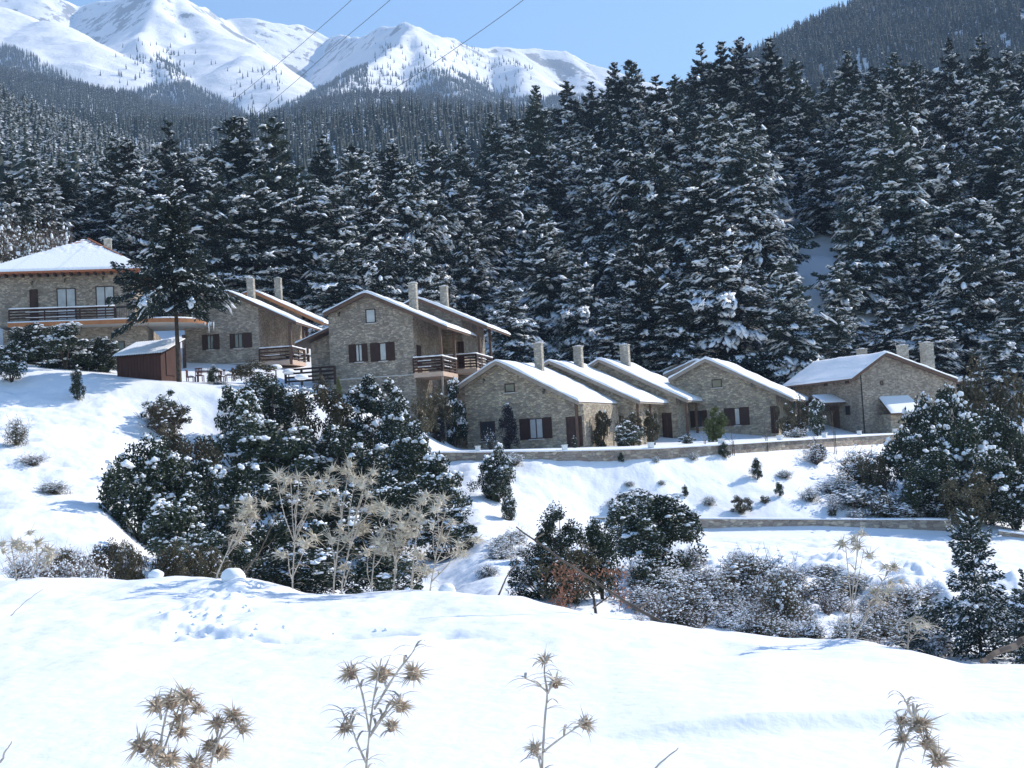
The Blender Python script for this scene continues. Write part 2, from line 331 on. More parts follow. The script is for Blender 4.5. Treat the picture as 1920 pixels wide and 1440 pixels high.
def mountain_mat():
    m = bpy.data.materials.new('mountain_snow_rock'); m.use_nodes = True; n = m.node_tree.nodes; l = m.node_tree.links; p = n['Principled BSDF']
    p.inputs['Roughness'].default_value = .8; p.inputs['Specular IOR Level'].default_value = .1
    g = n.new('ShaderNodeNewGeometry'); sp = n.new('ShaderNodeSeparateXYZ'); l.new(g.outputs['Normal'], sp.inputs[0])
    tc = n.new('ShaderNodeTexCoord'); nz = n.new('ShaderNodeTexNoise'); nz.inputs['Scale'].default_value = .02; nz.inputs['Detail'].default_value = 12; nz.inputs['Roughness'].default_value = .72
    l.new(tc.outputs['Object'], nz.inputs[0])
    a = n.new('ShaderNodeMath'); a.operation = 'MULTIPLY_ADD'; a.inputs[1].default_value = .9; l.new(nz.outputs[0], a.inputs[0]); sz = n.new('ShaderNodeSeparateXYZ'); l.new(tc.outputs['Object'], sz.inputs[0]); al = n.new('ShaderNodeMapRange'); al.inputs[1].default_value = 620; al.inputs[2].default_value = 1050; al.inputs[3].default_value = .06; al.inputs[4].default_value = -.12; l.new(sz.outputs[2], al.inputs[0]); ad = n.new('ShaderNodeMath'); l.new(al.outputs[0], ad.inputs[0]); l.new(sp.outputs[2], ad.inputs[1]); l.new(ad.outputs[0], a.inputs[2])
    mr = n.new('ShaderNodeMapRange'); mr.inputs[1].default_value = .99; mr.inputs[2].default_value = 1.02; l.new(a.outputs[0], mr.inputs[0])
    mx = n.new('ShaderNodeMixRGB'); mx.inputs[1].default_value = (.33, .34, .36, 1); mx.inputs[2].default_value = (.86, .87, .89, 1); l.new(mr.outputs[0], mx.inputs[0]); l.new(mx.outputs[0], p.inputs['Base Color'])
    bp = n.new('ShaderNodeBump'); bp.inputs['Strength'].default_value = .5; bp.inputs['Distance'].default_value = 12; l.new(nz.outputs[0], bp.inputs['Height']); l.new(bp.outputs[0], p.inputs['Normal'])
    return m
MS = mountain_mat()
mtn = [
 dict(p=[(-300, 60, 3200), (0, 8, 3200), (80, 3, 3200), (150, 12, 3300), (230, 4, 3200), (270, -12, 3050), (305, -14, 3000), (335, 5, 3000), (370, 30, 3050), (400, 44, 3250), (430, 43, 3400), (480, 38, 3400), (540, 50, 3450), (570, 52, 3500),
         (620, 72, 3500), (660, 80, 3300), (700, 64, 3000), (720, 50, 2900), (745, 42, 2850), (768, 35, 2750), (800, 56, 2800), (830, 72, 2900), (880, 86, 3000), (930, 96, 3100), (1000, 101, 3200), (1060, 110, 3200), (1110, 130, 3200), (1300, 200, 3200)], s=0.92, r=5),
 dict(p=[(300, -12, 3000), (285, 20, 2800), (255, 60, 2600), (280, 105, 2380), (320, 150, 2180), (370, 190, 2000), (430, 240, 1800)], s=0.77, r=8),
 dict(p=[(335, 5, 3000), (400, 70, 2750), (470, 120, 2500), (520, 170, 2250)], s=0.63, r=40),
 dict(p=[(-400, -60, 2900), (-60, 10, 2700), (0, 30, 2600), (80, 57, 2500), (150, 97, 2350), (220, 145, 2200), (300, 200, 2050), (400, 280, 1800)], s=0.59, r=50),
 dict(p=[(768, 35, 2750), (748, 75, 2550), (700, 120, 2330), (630, 165, 2120), (550, 205, 1900)], s=0.87, r=5),
 dict(p=[(768, 35, 2750), (800, 105, 2450), (840, 160, 2200), (900, 215, 1900)], s=0.70, r=8),
 dict(p=[(930, 96, 3100), (950, 130, 2800), (1000, 180, 2400), (1100, 230, 2000)], s=0.63, r=40),
]
fm = hill('mountain', mtn, .5, -20, -2600, 2600, 700, 4400, 640, 520,
          lambda X, Y: 30 * ridged(X * .0032, Y * .0032, 7, 7) + 30 * fbm(X * .0015, Y * .0015, 4, 3), MS)
HS = mat('hill_snow', (.80, .82, .85), .8)
valley_r = [
 dict(p=[(-500, 90, 1500), (0, 152, 1400), (100, 200, 1350), (200, 245, 1300), (300, 290, 1250), (420, 340, 1200)], s=.4, r=40),
 dict(p=[(250, 238, 1550), (330, 218, 1500), (400, 232, 1450), (470, 255, 1400)], s=.4, r=40),
 dict(p=[(430, 275, 1300), (540, 258, 1250), (640, 215, 1350), (700, 198, 1450), (800, 203, 1450), (900, 222, 1400), (1000, 242, 1300), (1300, 280, 1300)], s=.45, r=60),
 dict(p=[(-200, 270, 800), (150, 258, 750), (250, 272, 720), (400, 280, 700), (560, 270, 680), (760, 268, 640), (900, 268, 620), (1050, 276, 600), (1300, 306, 600)], s=.42, r=60),
]
fv = hill('hills', valley_r, .4, -22, -1900, 2600, 230, 1720, 380, 300, lambda X, Y: 6 * ridged(X * .01, Y * .01, 17, 4), HS)
right_r = [dict(p=[(1150, 300, 800), (1273, 190, 850), (1350, 152, 880), (1400, 128, 900), (1450, 108, 920), (1500, 88, 950), (1560, 44, 980), (1620, 0, 1000), (1750, -60, 1050), (2300, -260, 1200)], s=.55, r=30),
           dict(p=[(1750, -60, 1050), (1720, 70, 850), (1690, 150, 700)], s=.75, r=30),
           dict(p=[(2300, -260, 1200), (2020, 10, 850), (1900, 120, 640)], s=.75, r=30)]
right_r = [dict(r_, p=[(q[0] + 72, q[1], q[2]) for q in r_['p']]) for r_ in right_r]
fr = hill('forested_hill', right_r, .55, -25, 60, 1500, 260, 1300, 240, 200, lambda X, Y: 9 * ridged(X * .012, Y * .012, 27, 4), HS)
left_r = [dict(p=[(-500, 90, 480), (-100, 190, 440), (0, 235, 420), (60, 262, 405), (130, 300, 385), (200, 345, 360), (260, 390, 340), (330, 450, 330)], s=.5, r=8),
          dict(p=[(0, 235, 420), (-20, 320, 300), (-10, 400, 220)], s=.5, r=20)]
fl = hill('left_hill', left_r, .5, -25, -420, 60, 150, 620, 170, 170, lambda X, Y: 4 * ridged(X * .02, Y * .02, 37, 4), HS)

# ------------------------------------------------------------------ foliage
ICO_V = None
def ico(sub):
    t = (1 + 5 ** .5) / 2
    v = [(-1, t, 0), (1, t, 0), (-1, -t, 0), (1, -t, 0), (0, -1, t), (0, 1, t), (0, -1, -t), (0, 1, -t), (t, 0, -1), (t, 0, 1), (-t, 0, -1), (-t, 0, 1)]
    f = [(0, 11, 5), (0, 5, 1), (0, 1, 7), (0, 7, 10), (0, 10, 11), (1, 5, 9), (5, 11, 4), (11, 10, 2), (10, 7, 6), (7, 1, 8), (3, 9, 4), (3, 4, 2), (3, 2, 6), (3, 6, 8), (3, 8, 9), (4, 9, 5), (2, 4, 11), (6, 2, 10), (8, 6, 7), (9, 8, 1)]
    v = [np.array(p) / np.linalg.norm(p) for p in v]
    for _ in range(sub):
        c = {}; nf = []
        def mid(a, b):
            k = (min(a, b), max(a, b))
            if k not in c: p = v[a] + v[b]; v.append(p / np.linalg.norm(p)); c[k] = len(v) - 1
            return c[k]
        for a, b, d in f:
            x, y, z = mid(a, b), mid(b, d), mid(d, a); nf += [(a, x, z), (b, y, x), (d, z, y), (x, y, z)]
        f = nf
    return np.array(v), np.array(f, np.int32)
ICO = {0: ico(0), 1: ico(1), 2: ico(2)}
def blobs(b, C, S, az, rs, m, sub=0, jit=.18, squash_bottom=True, tilt=None):
    """ellipsoid-like lumps: centres C (n,3), semi-axes S (n,3), azimuth az (n,)"""
    if len(C) == 0: return
    V, F = ICO[sub]; n = len(C); P = np.repeat(V[None], n, 0) * (1 + jit * rs.randn(n, len(V), 1))
    if squash_bottom: P[..., 2] = np.where(P[..., 2] < 0, P[..., 2] * .45, P[..., 2])
    P = P * S[:, None]
    if tilt is not None: P[..., 2] += P[..., 0] * tilt[:, None]
    c, s = np.cos(az)[:, None], np.sin(az)[:, None]
    x = P[..., 0] * c - P[..., 1] * s; y = P[..., 0] * s + P[..., 1] * c
    P = np.stack([x, y, P[..., 2]], -1) + C[:, None]
    b.add(P, (F[None] + np.arange(n)[:, None, None] * len(V)).reshape(-1, 3), m)
def leaves(b, C, A, B, l, wd, m):
    """diamond faces: centre C, long axis A, side axis B"""
    n = len(C); l = np.broadcast_to(l, (n,))[:, None]; wd = np.broadcast_to(wd, (n,))[:, None]
    P = np.stack([C - A * l, C + B * wd, C + A * l, C - B * wd], 1)
    b.add(P, np.arange(4 * n).reshape(-1, 4), m)
def unit(v): return v / (np.linalg.norm(v, axis=-1, keepdims=True) + 1e-9)

def fir_mesh(seed, H=20., RR=4.2, whorls=30, dens=1., snow=1., droop=.25, tuft=.30, shape=.8, bare=.06, sub=0):
    rs = np.random.RandomState(seed); b = MB()
    TC, TA, TB, SC, SS, SA, FC, FA, FB, ST = [[] for _ in range(10)]
    limbs = MB()
    lean = rs.randn(2) * .02 * H
    for k in range(whorls):
        t = bare + (1 - bare) * ((k + rs.rand() * .7) / whorls) ** 1.02
        z0_ = t * H * .985
        tt = (t - bare) / (1 - bare)
        prof = min(1, .55 + tt * 3.5) * (1 - tt) ** shape + .02
        prof *= 1 + .22 * math.sin(seed * 1.7 + t * 17) + .12 * math.sin(seed * 3.1 + t * 41)
        nb = int(rs.randint(6, 9) if tt < .8 else rs.randint(4, 6))
        pitch0 = -.18 + tt * .75
        a0 = rs.rand() * 6.28
        for q in range(nb):
            if rs.rand() < .07: continue
            az = a0 + q * 6.283 / nb + rs.randn() * .25; L = RR * prof * (.72 + .5 * rs.rand())
            if L < .12: continue
            z0 = z0_ + rs.randn() * .32 * H / whorls
            dr = np.array([math.cos(az), math.sin(az)]); pt = pitch0 + rs.randn() * .2; dp = droop * (.6 + .8 * rs.rand())
            n = int((10 + L * 26) * dens / (tuft / .30) ** 1.6)
            s = rs.rand(n) ** .62; side = rs.uniform(-1, 1, n); wdt = (.10 + .34 * L * np.clip(1.08 - s, 0, 1) ** .75 * np.minimum(1, s * 3.5)) * (1 if L > .8 else .7)
            off = side * wdt
            def zz(s): return z0 + L * (pt * s - dp * s * s + .55 * dp * s ** 4)
            rad = L * s - np.abs(off) * .12
            cx = dr[0] * rad - dr[1] * off + lean[0] * t; cy = dr[1] * rad + dr[0] * off + lean[1] * t
            cz = zz(s) - .10 * np.abs(off) + rs.randn(n) * .15 * min(1, L / 2)
            C = np.stack([cx, cy, cz], -1)
            fan = side * .9 + rs.randn(n) * .35; ax = np.stack([dr[0] * np.cos(fan) - dr[1] * np.sin(fan), dr[1] * np.cos(fan) + dr[0] * np.sin(fan), pt - dp * s * 1.3 + rs.randn(n) * .3], -1)
            ax = unit(ax); bx = unit(np.cross(ax, np.stack([rs.randn(n) * .9, rs.randn(n) * .9, np.ones(n)], -1)))
            TC.append(C); TA.append(ax); TB.append(bx)
            # fine snow flecks on the tufts
            pick = rs.rand(n) < np.minimum(.34, .22 * snow)
            FC.append(C[pick] + np.array([0, 0, .05])); FA.append(ax[pick]); FB.append(bx[pick])
            # snow pads
            npd = rs.poisson(snow * (.5 + L * .75) if rs.rand() < .5 else snow * .15 * L)
            if npd:
                s2 = .3 + .68 * rs.rand(npd) ** .8; o2 = rs.uniform(-.7, .7, npd) * (.34 * L * np.clip(1.05 - s2, 0, 1) ** .75)
                kq = rs.randint(2, 6, npd); s2 = np.repeat(s2, kq) + rs.randn(kq.sum()) * .22 / L; o2 = np.repeat(o2, kq) + rs.randn(kq.sum()) * .16; m2 = kq.sum()
                SC.append(np.stack([dr[0] * L * s2 - dr[1] * o2 + lean[0] * t, dr[1] * L * s2 + dr[0] * o2 + lean[1] * t, zz(np.clip(s2, 0, 1.05)) + .05 - .12 * np.abs(o2) + rs.randn(m2) * .03], -1))
                z1 = .5 + 1.0 * rs.rand(m2) ** 1.4; SS.append(np.stack([.36 * z1, .20 * z1, .11 * z1], -1) * (tuft / .3) * min(1.2, .6 + L * .2)); SA.append(az + rs.randn(m2) * .5); ST.append(pt - 2 * dp * np.clip(s2, 0, 1) + rs.randn(m2) * .25)
            ls = np.linspace(0, .8, 4)
            if L > .7: limbs.tube(np.stack([dr[0] * L * ls + lean[0] * t, dr[1] * L * ls + lean[1] * t, zz(ls) - .03], -1), np.linspace(.05, .012, 4) * L / 3, 3, 2, cap=False)
    TC, TA, TB = map(np.concatenate, (TC, TA, TB)); rsn = rs.rand(len(TC))
    leaves(b, TC, TA, TB, tuft * (.7 + .6 * rsn), tuft * .33, 0)
    FC, FA, FB = map(np.concatenate, (FC, FA, FB)); leaves(b, FC, FA, FB, tuft * .45, tuft * .24, 1)
    if SC: blobs(b, np.concatenate(SC), np.concatenate(SS), np.concatenate(SA), rs, 1, sub, .28, True, np.concatenate(ST))
    for f, v, m in zip(limbs.f, limbs.v, limbs.m): pass
    off = b.n
    for v in limbs.v: b.v.append(v)
    for f, m in zip(limbs.f, limbs.m): b.f.append(f + off); b.m.append(m)
    b.n += limbs.n
    crown = b.mesh('crown', [M['needle'], M['tsnow'], M['bark']], True)
    tb = MB(); zs = np.linspace(-.03, .97, 8) * H
    tb.tube(np.stack([lean[0] * zs / H, lean[1] * zs / H, zs], -1), np.linspace(.017, .002, 8) * H, 8)
    return tb.mesh('trunk', M['bark'], True), crown
def place(name, meshes, loc, s, rz, label, cat, group=None, parts=('trunk', 'crown'), tilt=(0, 0)):
    r = empty(name, loc, rz, label, cat, group); r.rotation_euler = (tilt[0], tilt[1], rz); r.scale = s if hasattr(s, '__len__') else (s, s, s)
    for n, me in zip(parts, meshes):
        o = bpy.data.objects.new(n, me); col.objects.link(o); o.parent = r
    return r

def shrub_mesh(seed, leafmat='leaf', snow=1., n_cl=34, per=150, leaf=.055, open_=.0, cone=0., big=1., low=.1):
    """unit shrub: x,y in -1..1, z in 0..2"""
    rs = np.random.RandomState(seed); b = MB(); C = []; rad = []
    while len(C) < n_cl:
        p = rs.uniform(-1, 1, 3); d = np.linalg.norm(p)
        if d > 1 or d < .35 * rs.rand(): continue
        z = (p[2] + 1); w = 1 - cone * z / 2
        w *= 1 + .25 * math.sin(3 * math.atan2(p[1], p[0]) + seed)
        C.append((p[0] * .85 * w, p[1] * .85 * w, low + z * .88)); rad.append((.13 + .14 * rs.rand()) * big)
    C = np.array(C); rad = np.array(rad)
    LC, LA, LB, SCs, SSs = [], [], [], [], []
    for c, r in zip(C, rad):
        d = unit(rs.randn(per, 3)); rr = r * (.45 + .75 * rs.rand(per))
        P = c + d * rr[:, None]; ax = unit(d + rs.randn(per, 3) * .8); bx = unit(np.cross(ax, rs.randn(per, 3)))
        LC.append(P); LA.append(ax); LB.append(bx)
        vis = 1 - (np.linalg.norm((c - [0, 0, 1]) * [1, 1, .9]) < .45) * .7
        if rs.rand() < .72 * snow * vis:
            k = rs.randint(2, 8) if snow < 1.3 else rs.randint(6, 15)
            th = rs.rand(k) * 6.28; dd = rs.rand(k) ** .6 * (.8 if snow < 1.3 else .95); SCs.append(c + np.stack([np.cos(th) * dd * r, np.sin(th) * dd * r, r * 1.0 * np.sqrt(1 - (dd * .9) ** 2) * (.75 + .4 * rs.rand(k))], -1))
            q = r * (.12 + .26 * rs.rand(k) ** 2) * (1 if snow < 1.3 else 1.25); SSs.append(np.stack([q, q * (.6 + .4 * rs.rand(k)), q * .6], -1))
    LC, LA, LB = map(np.concatenate, (LC, LA, LB))
    leaves(b, LC, LA, LB, leaf * (.7 + .6 * rs.rand(len(LC))), leaf * .5, 0)
    fl = (rs.rand(len(LC)) < .16 * snow) & (LC[:, 2] > .3); leaves(b, LC[fl] + [0, 0, leaf * .7], LA[fl] * [1, 1, .3], LB[fl] * [1, 1, .3], leaf * .8, leaf * .55, 1)
    if SCs:
        SC = np.concatenate(SCs); blobs(b, SC, np.concatenate(SSs), rs.rand(len(SC)) * 6, rs, 1, 0 if len(SC) > 300 else 1, .2)
    crown = b.mesh('crown', [M[leafmat], M['tsnow']], True)
    t = MB()
    for q in range(7):
        c = C[rs.randint(len(C))]; s = np.linspace(0, 1, 5)[:, None]; p = np.array([rs.randn() * .05, rs.randn() * .05, -.15]) * (1 - s) + c * s; p[:, :2] *= np.linspace(.3, 1, 5)[:, None]
        t.tube(p, np.linspace(.035, .01, 5), 5)
    return t.mesh('trunk', M['bark'], True), crown
def scrub_mesh(seed, m='twig', snow=1., nt=70, leafy=0):
    """bare snow-loaded twiggy bush: unit radius, height about 1.6"""
    rs = np.random.RandomState(seed); b = MB(); sn = MB(); SC, SS = [], []
    for k in range(nt):
        az = rs.rand() * 6.28; out = rs.rand() ** .6; hh = (1.5 - .7 * out * rs.rand()) * (.6 + .4 * rs.rand())
        s = np.linspace(0, 1, 5); x = np.cos(az) * out * s ** 1.2 + rs.randn(5) * .03; y = np.sin(az) * out * s ** 1.2 + rs.randn(5) * .03; z = -.1 + hh * s ** .8 - .15 * out * s * s
        P = np.stack([x, y, z], -1); b.tube(P, np.linspace(.014, .004, 5), 3, cap=False)
        for j in range(5):
            i = rs.randint(2, 5); d = rs.randn(3) * .16; d[2] = abs(d[2]); b.tube(np.stack([P[i], P[i] + d * .6, P[i] + d * 1.1 + [0, 0, .03]]), [.006, .004, .003], 3, cap=False)
            if rs.rand() < .6 * snow: SC.append(P[i] + d * .7 + [0, 0, .01]); q = .02 + .04 * rs.rand(); SS.append((q, q * .8, q * .6))
        for _ in range(rs.poisson(.9 * snow)):
            i = rs.randint(2, 5); SC.append(P[i] + rs.randn(3) * .05 + [0, 0, .03]); q = .035 + .075 * rs.rand() ** 1.5; SS.append((q, q * .8, q * .6))
    blobs(b, np.array(SC), np.array(SS), rs.rand(len(SC)) * 6, rs, 1, 1, .15)
    if leafy:
        n = leafy; d = unit(rs.randn(n, 3)) * (rs.rand(n, 1) ** .4); d[:, 2] = np.abs(d[:, 2]) * 1.4
        ax = unit(rs.randn(n, 3)); leaves(b, d * .9, ax, unit(np.cross(ax, rs.randn(n, 3))), .045, .018, 0)
    return (b.mesh('twigs', [M[m], M['tsnow']], True),)

# ------------------------------------------------------------------ the forest behind the houses
FV = [fir_mesh(100 + i, 20, 5.7 + .5 * (i % 3), 25 + i % 4, dens=1.2, snow=[1.7, 2.6, 1.0, 3.1, 1.9, 1.3, 2.7, .7][i], droop=[.3, .42, .35, .45, .28, .38, .35, .3][i], shape=[.75, .62, .88, .7, .55, .82, .66, .92][i], tuft=.30) for i in range(8)]
skyline = [(200, 255), (245, 262), (320, 225), (365, 300), (420, 205), (452, 212), (490, 212), (530, 262), (600, 250), (660, 262), (740, 262), (800, 258), (860, 250), (915, 203), (960, 215), (1003, 150), (1060, 143), (1112, 150), (1150, 110),
           (1180, 103), (1228, 135), (1262, 138), (1312, 78), (1352, 75), (1385, 62), (1440, 70), (1480, 110), (1540, 150), (1590, 88), (1640, 120), (1675, 92), (1720, 110), (1775, 72), (1828, 63), (1880, 85), (1915, 90), (2000, 80)]
sk_x = np.array([s[0] for s in skyline]); 
def sky_lim(px):                                       # lowest py a tree top may reach at this column
    return np.interp(px, [-200, 150, 200, 330, 480, 560, 900, 990, 1160, 1280, 1400, 1500, 1600, 2200], [270, 300, 275, 260, 240, 285, 260, 200, 140, 150, 100, 135, 125, 100])
rnd = random.Random(11)
spots = []
def tree_at(x, y, top_py=None, h=None, v=None, g=0):
    z = hgt(x, y) - .3
    px, py = proj(x, y, z)
    if top_py is not None: h = max(9, float(at(px, top_py, y)[2] - z))
    spots.append((x, y, z, h, v, g))
for i, (px, py) in enumerate(skyline):
    Y = 138 + rnd.random() * 8 if px < 560 else np.interp(px, [560, 900, 1100, 2000], [170, 190, 200, 205]) + rnd.uniform(-12, 8)
    x = at(px, py, Y)[0]; z = hgt(x, Y); 
    tree_at(x, Y, py, v=[7, 2, 5, 7, 0][i % 5], g=1)
front = [(1085, 470, 128), (1195, 425, 124), (1310, 315, 140), (1350, 400, 122), (1270, 520, 122), (1480, 478, 119), (958, 590, 122), (1600, 340, 138), (1640, 270, 150), (1605, 420, 140), (1785, 430, 126), (1730, 560, 120), (1880, 350, 136), (1870, 640, 116), (1900, 520, 124),
         (700, 330, 132), (640, 350, 128), (560, 340, 128), (760, 300, 142), (820, 330, 145), (880, 340, 150), (470, 330, 126), (400, 330, 124), (330, 330, 126), (240, 350, 124), (215, 300, 135), (960, 300, 160), (1030, 290, 165), (1110, 330, 158),
         (1080, 250, 175), (1160, 250, 175), (1230, 300, 165), (1420, 240, 170), (1480, 220, 180), (1530, 260, 165), (1700, 230, 175), (1750, 300, 158), (1830, 230, 165), (880, 430, 138), (1040, 400, 145), (1140, 560, 121), (700, 440, 122), (780, 450, 124), (620, 450, 121), (1660, 560, 122), (1560, 590, 121)]
for px, py, Y in front:
    x = at(px, py, Y)[0]; tree_at(x, Y, py, v=rnd.choice([1, 3, 4, 6, 0]), g=0)
tries = 0
GAPS = [(935, 985, 540, 660, 160), (1478, 1525, 430, 560, 175)]
def gap(x, Y, z, h):
    px, pb = proj(x, Y, z); _, pt = proj(x, Y, z + h); w = 3.2 * (h / 20) ** .6 / Y * FPX
    for a, b, c, d, ym in GAPS:
        if Y < ym and px + w > a and px - w < b and pb > c and (pt + (pb - pt) * .25) < d: return True
    return False
while len(spots) < 262 and tries < 30000:
    tries += 1
    Y = 119 + 125 * rnd.random() ** 1.15; a = rnd.uniform(-.47, .47); x = a * Y
    z = hgt(x, Y) - .3; h = rnd.uniform(13, 24) if Y > 140 else rnd.uniform(9, 18)
    pb = proj(x, Y, z); pt = proj(x, Y, z + h)
    if pt[0] < 150 and Y > 150: continue
    if gap(x, Y, z, h): continue
    lim = sky_lim(pt[0])
    if pt[1] < lim:
        h *= .8
        if proj(x, Y, z + h)[1] < lim: continue
    if min((x - s[0]) ** 2 + (Y - s[1]) ** 2 for s in spots) < (5.4 if Y < 170 else 5.8) ** 2: continue
    spots.append((x, Y, z, h, None, 0))
def fir_label(x, y, z, h, k, g):
    px, py = proj(x, y, z + h * .7); px = float(px)
    if g: return 'tall fir on the forest skyline ' + ('at the left, under the snowy mountain' if px < 560 else 'in the centre, where the mountain ends' if px < 1000 else 'against the blue sky' if px < 1460 else 'in front of the wooded hill at the right')
    look = {0: 'snow dusted fir', 1: 'broad snow laden fir', 2: 'dark fir with little snow', 3: 'broad snow laden fir', 4: 'snow dusted fir', 5: 'dark fir with little snow', 6: 'broad snow laden fir', 7: 'dark fir with little snow'}[k]
    row = ' in the forest front row' if y < 132 else ' mid forest' if y < 165 else ' high in the forest'
    pl = ' above the hip roofed house' if px < 340 else ' above the porch houses' if px < 600 else ' above the two storey house' if px < 900 else ' above the stepped row' if px < 1230 else ' above the attic window house' if px < 1470 else ' above the big right house' if px < 1720 else ' at the right edge'
    return look + row + pl
for x, y, z, h, v, g in spots:
    k = v if v is not None and y > 134 else rnd.choice([1, 3, 6, 4] if y < 134 else [0, 1, 3, 4, 5, 6, 2]); s = h / 20; wd = s ** .6 * rnd.uniform(.85, 1.15)
    if h < 14: wd *= .95
    lb = fir_label(x, y, z, h, k, g)
    place('fir_tree', FV[k], (x, y, z), (wd, wd, s), rnd.random() * 6.28, lb, 'tree', ('skyline firs, ' if g else 'forest firs, ') + lb, tilt=(rnd.gauss(0, .015), rnd.gauss(0, .015)))

# distant forests: merged low-detail firs, nobody could count them
def fir_np(seed, n_t, n_s, H=14, RR=3.1):
    rs = np.random.RandomState(seed); t = rs.rand(n_t) ** .8; az = rs.rand(n_t) * 6.28; r = RR * (1 - t) ** .8 * (.35 + .65 * rs.rand(n_t) ** .5)
    C = np.stack([np.cos(az) * r, np.sin(az) * r, .06 * H + t * H * .92 - .25 * r], -1); sz = np.clip(1.3 * (1.15 - t), .45, 2) * (14 / 14)
    ax = unit(np.stack([np.cos(az), np.sin(az), -.25 + rs.randn(n_t) * .25], -1)); bx = unit(np.cross(ax, np.stack([rs.randn(n_t) * .4, rs.randn(n_t) * .4, np.ones(n_t)], -1)))
    P = np.stack([C - ax * sz[:, None], C + bx * sz[:, None] * .55, C + ax * sz[:, None], C - bx * sz[:, None] * .55], 1)
    m = (np.arange(n_t) < n_s).astype(int); P[m == 1, :, 2] += .15
    core = np.array([[math.cos(a) * .8 * q * RR * .55, math.sin(a) * .8 * q * RR * .55, zz * H] for q, zz in ((1, .05), (.62, .5)) for a in np.arange(5) * 1.2566] + [[0, 0, H]])
    return P, m, core
def forest(name, pts, n_t, n_s, label, sc_h, mats):
    rs = np.random.RandomState(3); T = [fir_np(50 + i, n_t, n_s) for i in range(6)]
    b = MB(); Pn, Ps = [], []
    pts = np.array(pts); n = len(pts); kk = rs.randint(0, 6, n); h = sc_h[0] + (sc_h[1] - sc_h[0]) * rs.rand(n); s = h / 14; ww = s * rs.uniform(.8, 1.15, n)
    for k in range(6):
        P, m, core = T[k]; I = np.where(kk == k)[0]; rz = rs.rand(len(I)) * 6.28
        Q = np.repeat(P[None], len(I), 0); c, q = np.cos(rz)[:, None, None], np.sin(rz)[:, None, None]
        X = (Q[..., 0] * c - Q[..., 1] * q) * ww[I][:, None, None] + pts[I, 0][:, None, None]; Y = (Q[..., 0] * q + Q[..., 1] * c) * ww[I][:, None, None] + pts[I, 1][:, None, None]; Z = Q[..., 2] * s[I][:, None, None] + pts[I, 2][:, None, None]
        Q = np.stack([X, Y, Z], -1)
        for mm in (0, 1):
            sel = Q[:, m == mm].reshape(-1, 3)
            if len(sel): b.add(sel, np.arange(len(sel)).reshape(-1, 4), mm)
        Cq = np.repeat(core[None], len(I), 0); X = Cq[..., 0] * ww[I][:, None] + pts[I, 0][:, None]; Y = Cq[..., 1] * ww[I][:, None] + pts[I, 1][:, None]; Z = Cq[..., 2] * s[I][:, None] + pts[I, 2][:, None]
        nc = len(core); base = (np.arange(len(I)) * nc)[:, None, None]
        f = np.array([(j, (j + 1) % 5, 5 + (j + 1) % 5) for j in range(5)] + [(j, 5 + (j + 1) % 5, 5 + j) for j in range(5)] + [(5 + j, 5 + (j + 1) % 5, 10) for j in range(5)])
        b.add(np.stack([X, Y, Z], -1), (f[None] + base).reshape(-1, 3), 0)
    return tag(b.build(name, mats), label, 'forest', kind='stuff')
def scatter(f, x0, x1, y0, y1, n, dens, seed, lift=0):
    rs = np.random.RandomState(seed); X = rs.uniform(x0, x1, n); Y = rs.uniform(y0, y1, n); Z = f(X, Y); px, py = proj(X, Y, Z)
    k = (px > -120) & (px < 2040) & (py > -160) & (py < 900) & (Z > -15) & (rs.rand(n) < dens(px, py, X, Y)); return np.stack([X, Y, Z - .4], -1)[k]
fm_m = [M['needle_far'], M['tsnow']]
forest('wooded_left_hill', scatter(fl, -420, 0, 200, 560, 9000, lambda px, py, X, Y: .9 + 0 * px, 1), 130, 70, 'snow covered fir forest on the near hill at the left edge', (9, 15), [M['needle'], M['tsnow']])
forest('wooded_right_hill', scatter(fr, 60, 1300, 430, 1250, 60000, lambda px, py, X, Y: .95 * (py < 330) * (px > 1150), 2), 34, 5, 'hazy forest covering the hill at the upper right', (9, 15), fm_m)
forest('valley_forest', scatter(fv, -1500, 1500, 255, 1700, 135000, lambda px, py, X, Y: .85 * (py < 360) * (px < 1180), 3), 26, 8, 'bluish forest on the low hills beneath the snowy mountain', (9, 15), fm_m)
def dm(px, py, X, Y):
    n = fbm(X * .008, Y * .008, 71, 3)
    a = (py > np.interp(px, [-100, 0, 60, 120, 180, 230, 300, 400], [60, 85, 105, 140, 172, 190, 225, 300])) * (px < 420)
    b = .07 * np.exp(-((px - 290) / 60) ** 2 - ((py - 145) / 45) ** 2) + .5 * np.exp(-((px - 318) / 22) ** 2 - ((py - 132) / 26) ** 2) * np.clip(.5 + n * 1.5, 0, 1)
    c = (py > np.interp(px, [250, 300, 350, 400, 450, 520], [172, 158, 155, 180, 205, 260])) * (px > 225) * (px < 460)
    top = np.interp(px, [500, 540, 600, 660, 700, 760, 820, 900, 980, 1050], [225, 200, 168, 135, 122, 125, 135, 150, 175, 180])
    d = (py > top) * (px > 520) * np.where(px < 690, 1, np.clip(.5 + n * 1.7, .08, 1))
    e = .035 * (px > 420) * (px < 530) * (py > 130) + .03 * (px > 700) * (px < 1000) * (py > 85)
    return .85 * np.clip(np.maximum.reduce([a * 1., b, c * 1., d, e]), 0, 1)
forest('mountain_forest', scatter(fm, -1500, 900, 800, 3000, 260000, dm, 4), 20, 5, 'distant forest climbing the flanks of the snowy mountain', (9, 14), fm_m)
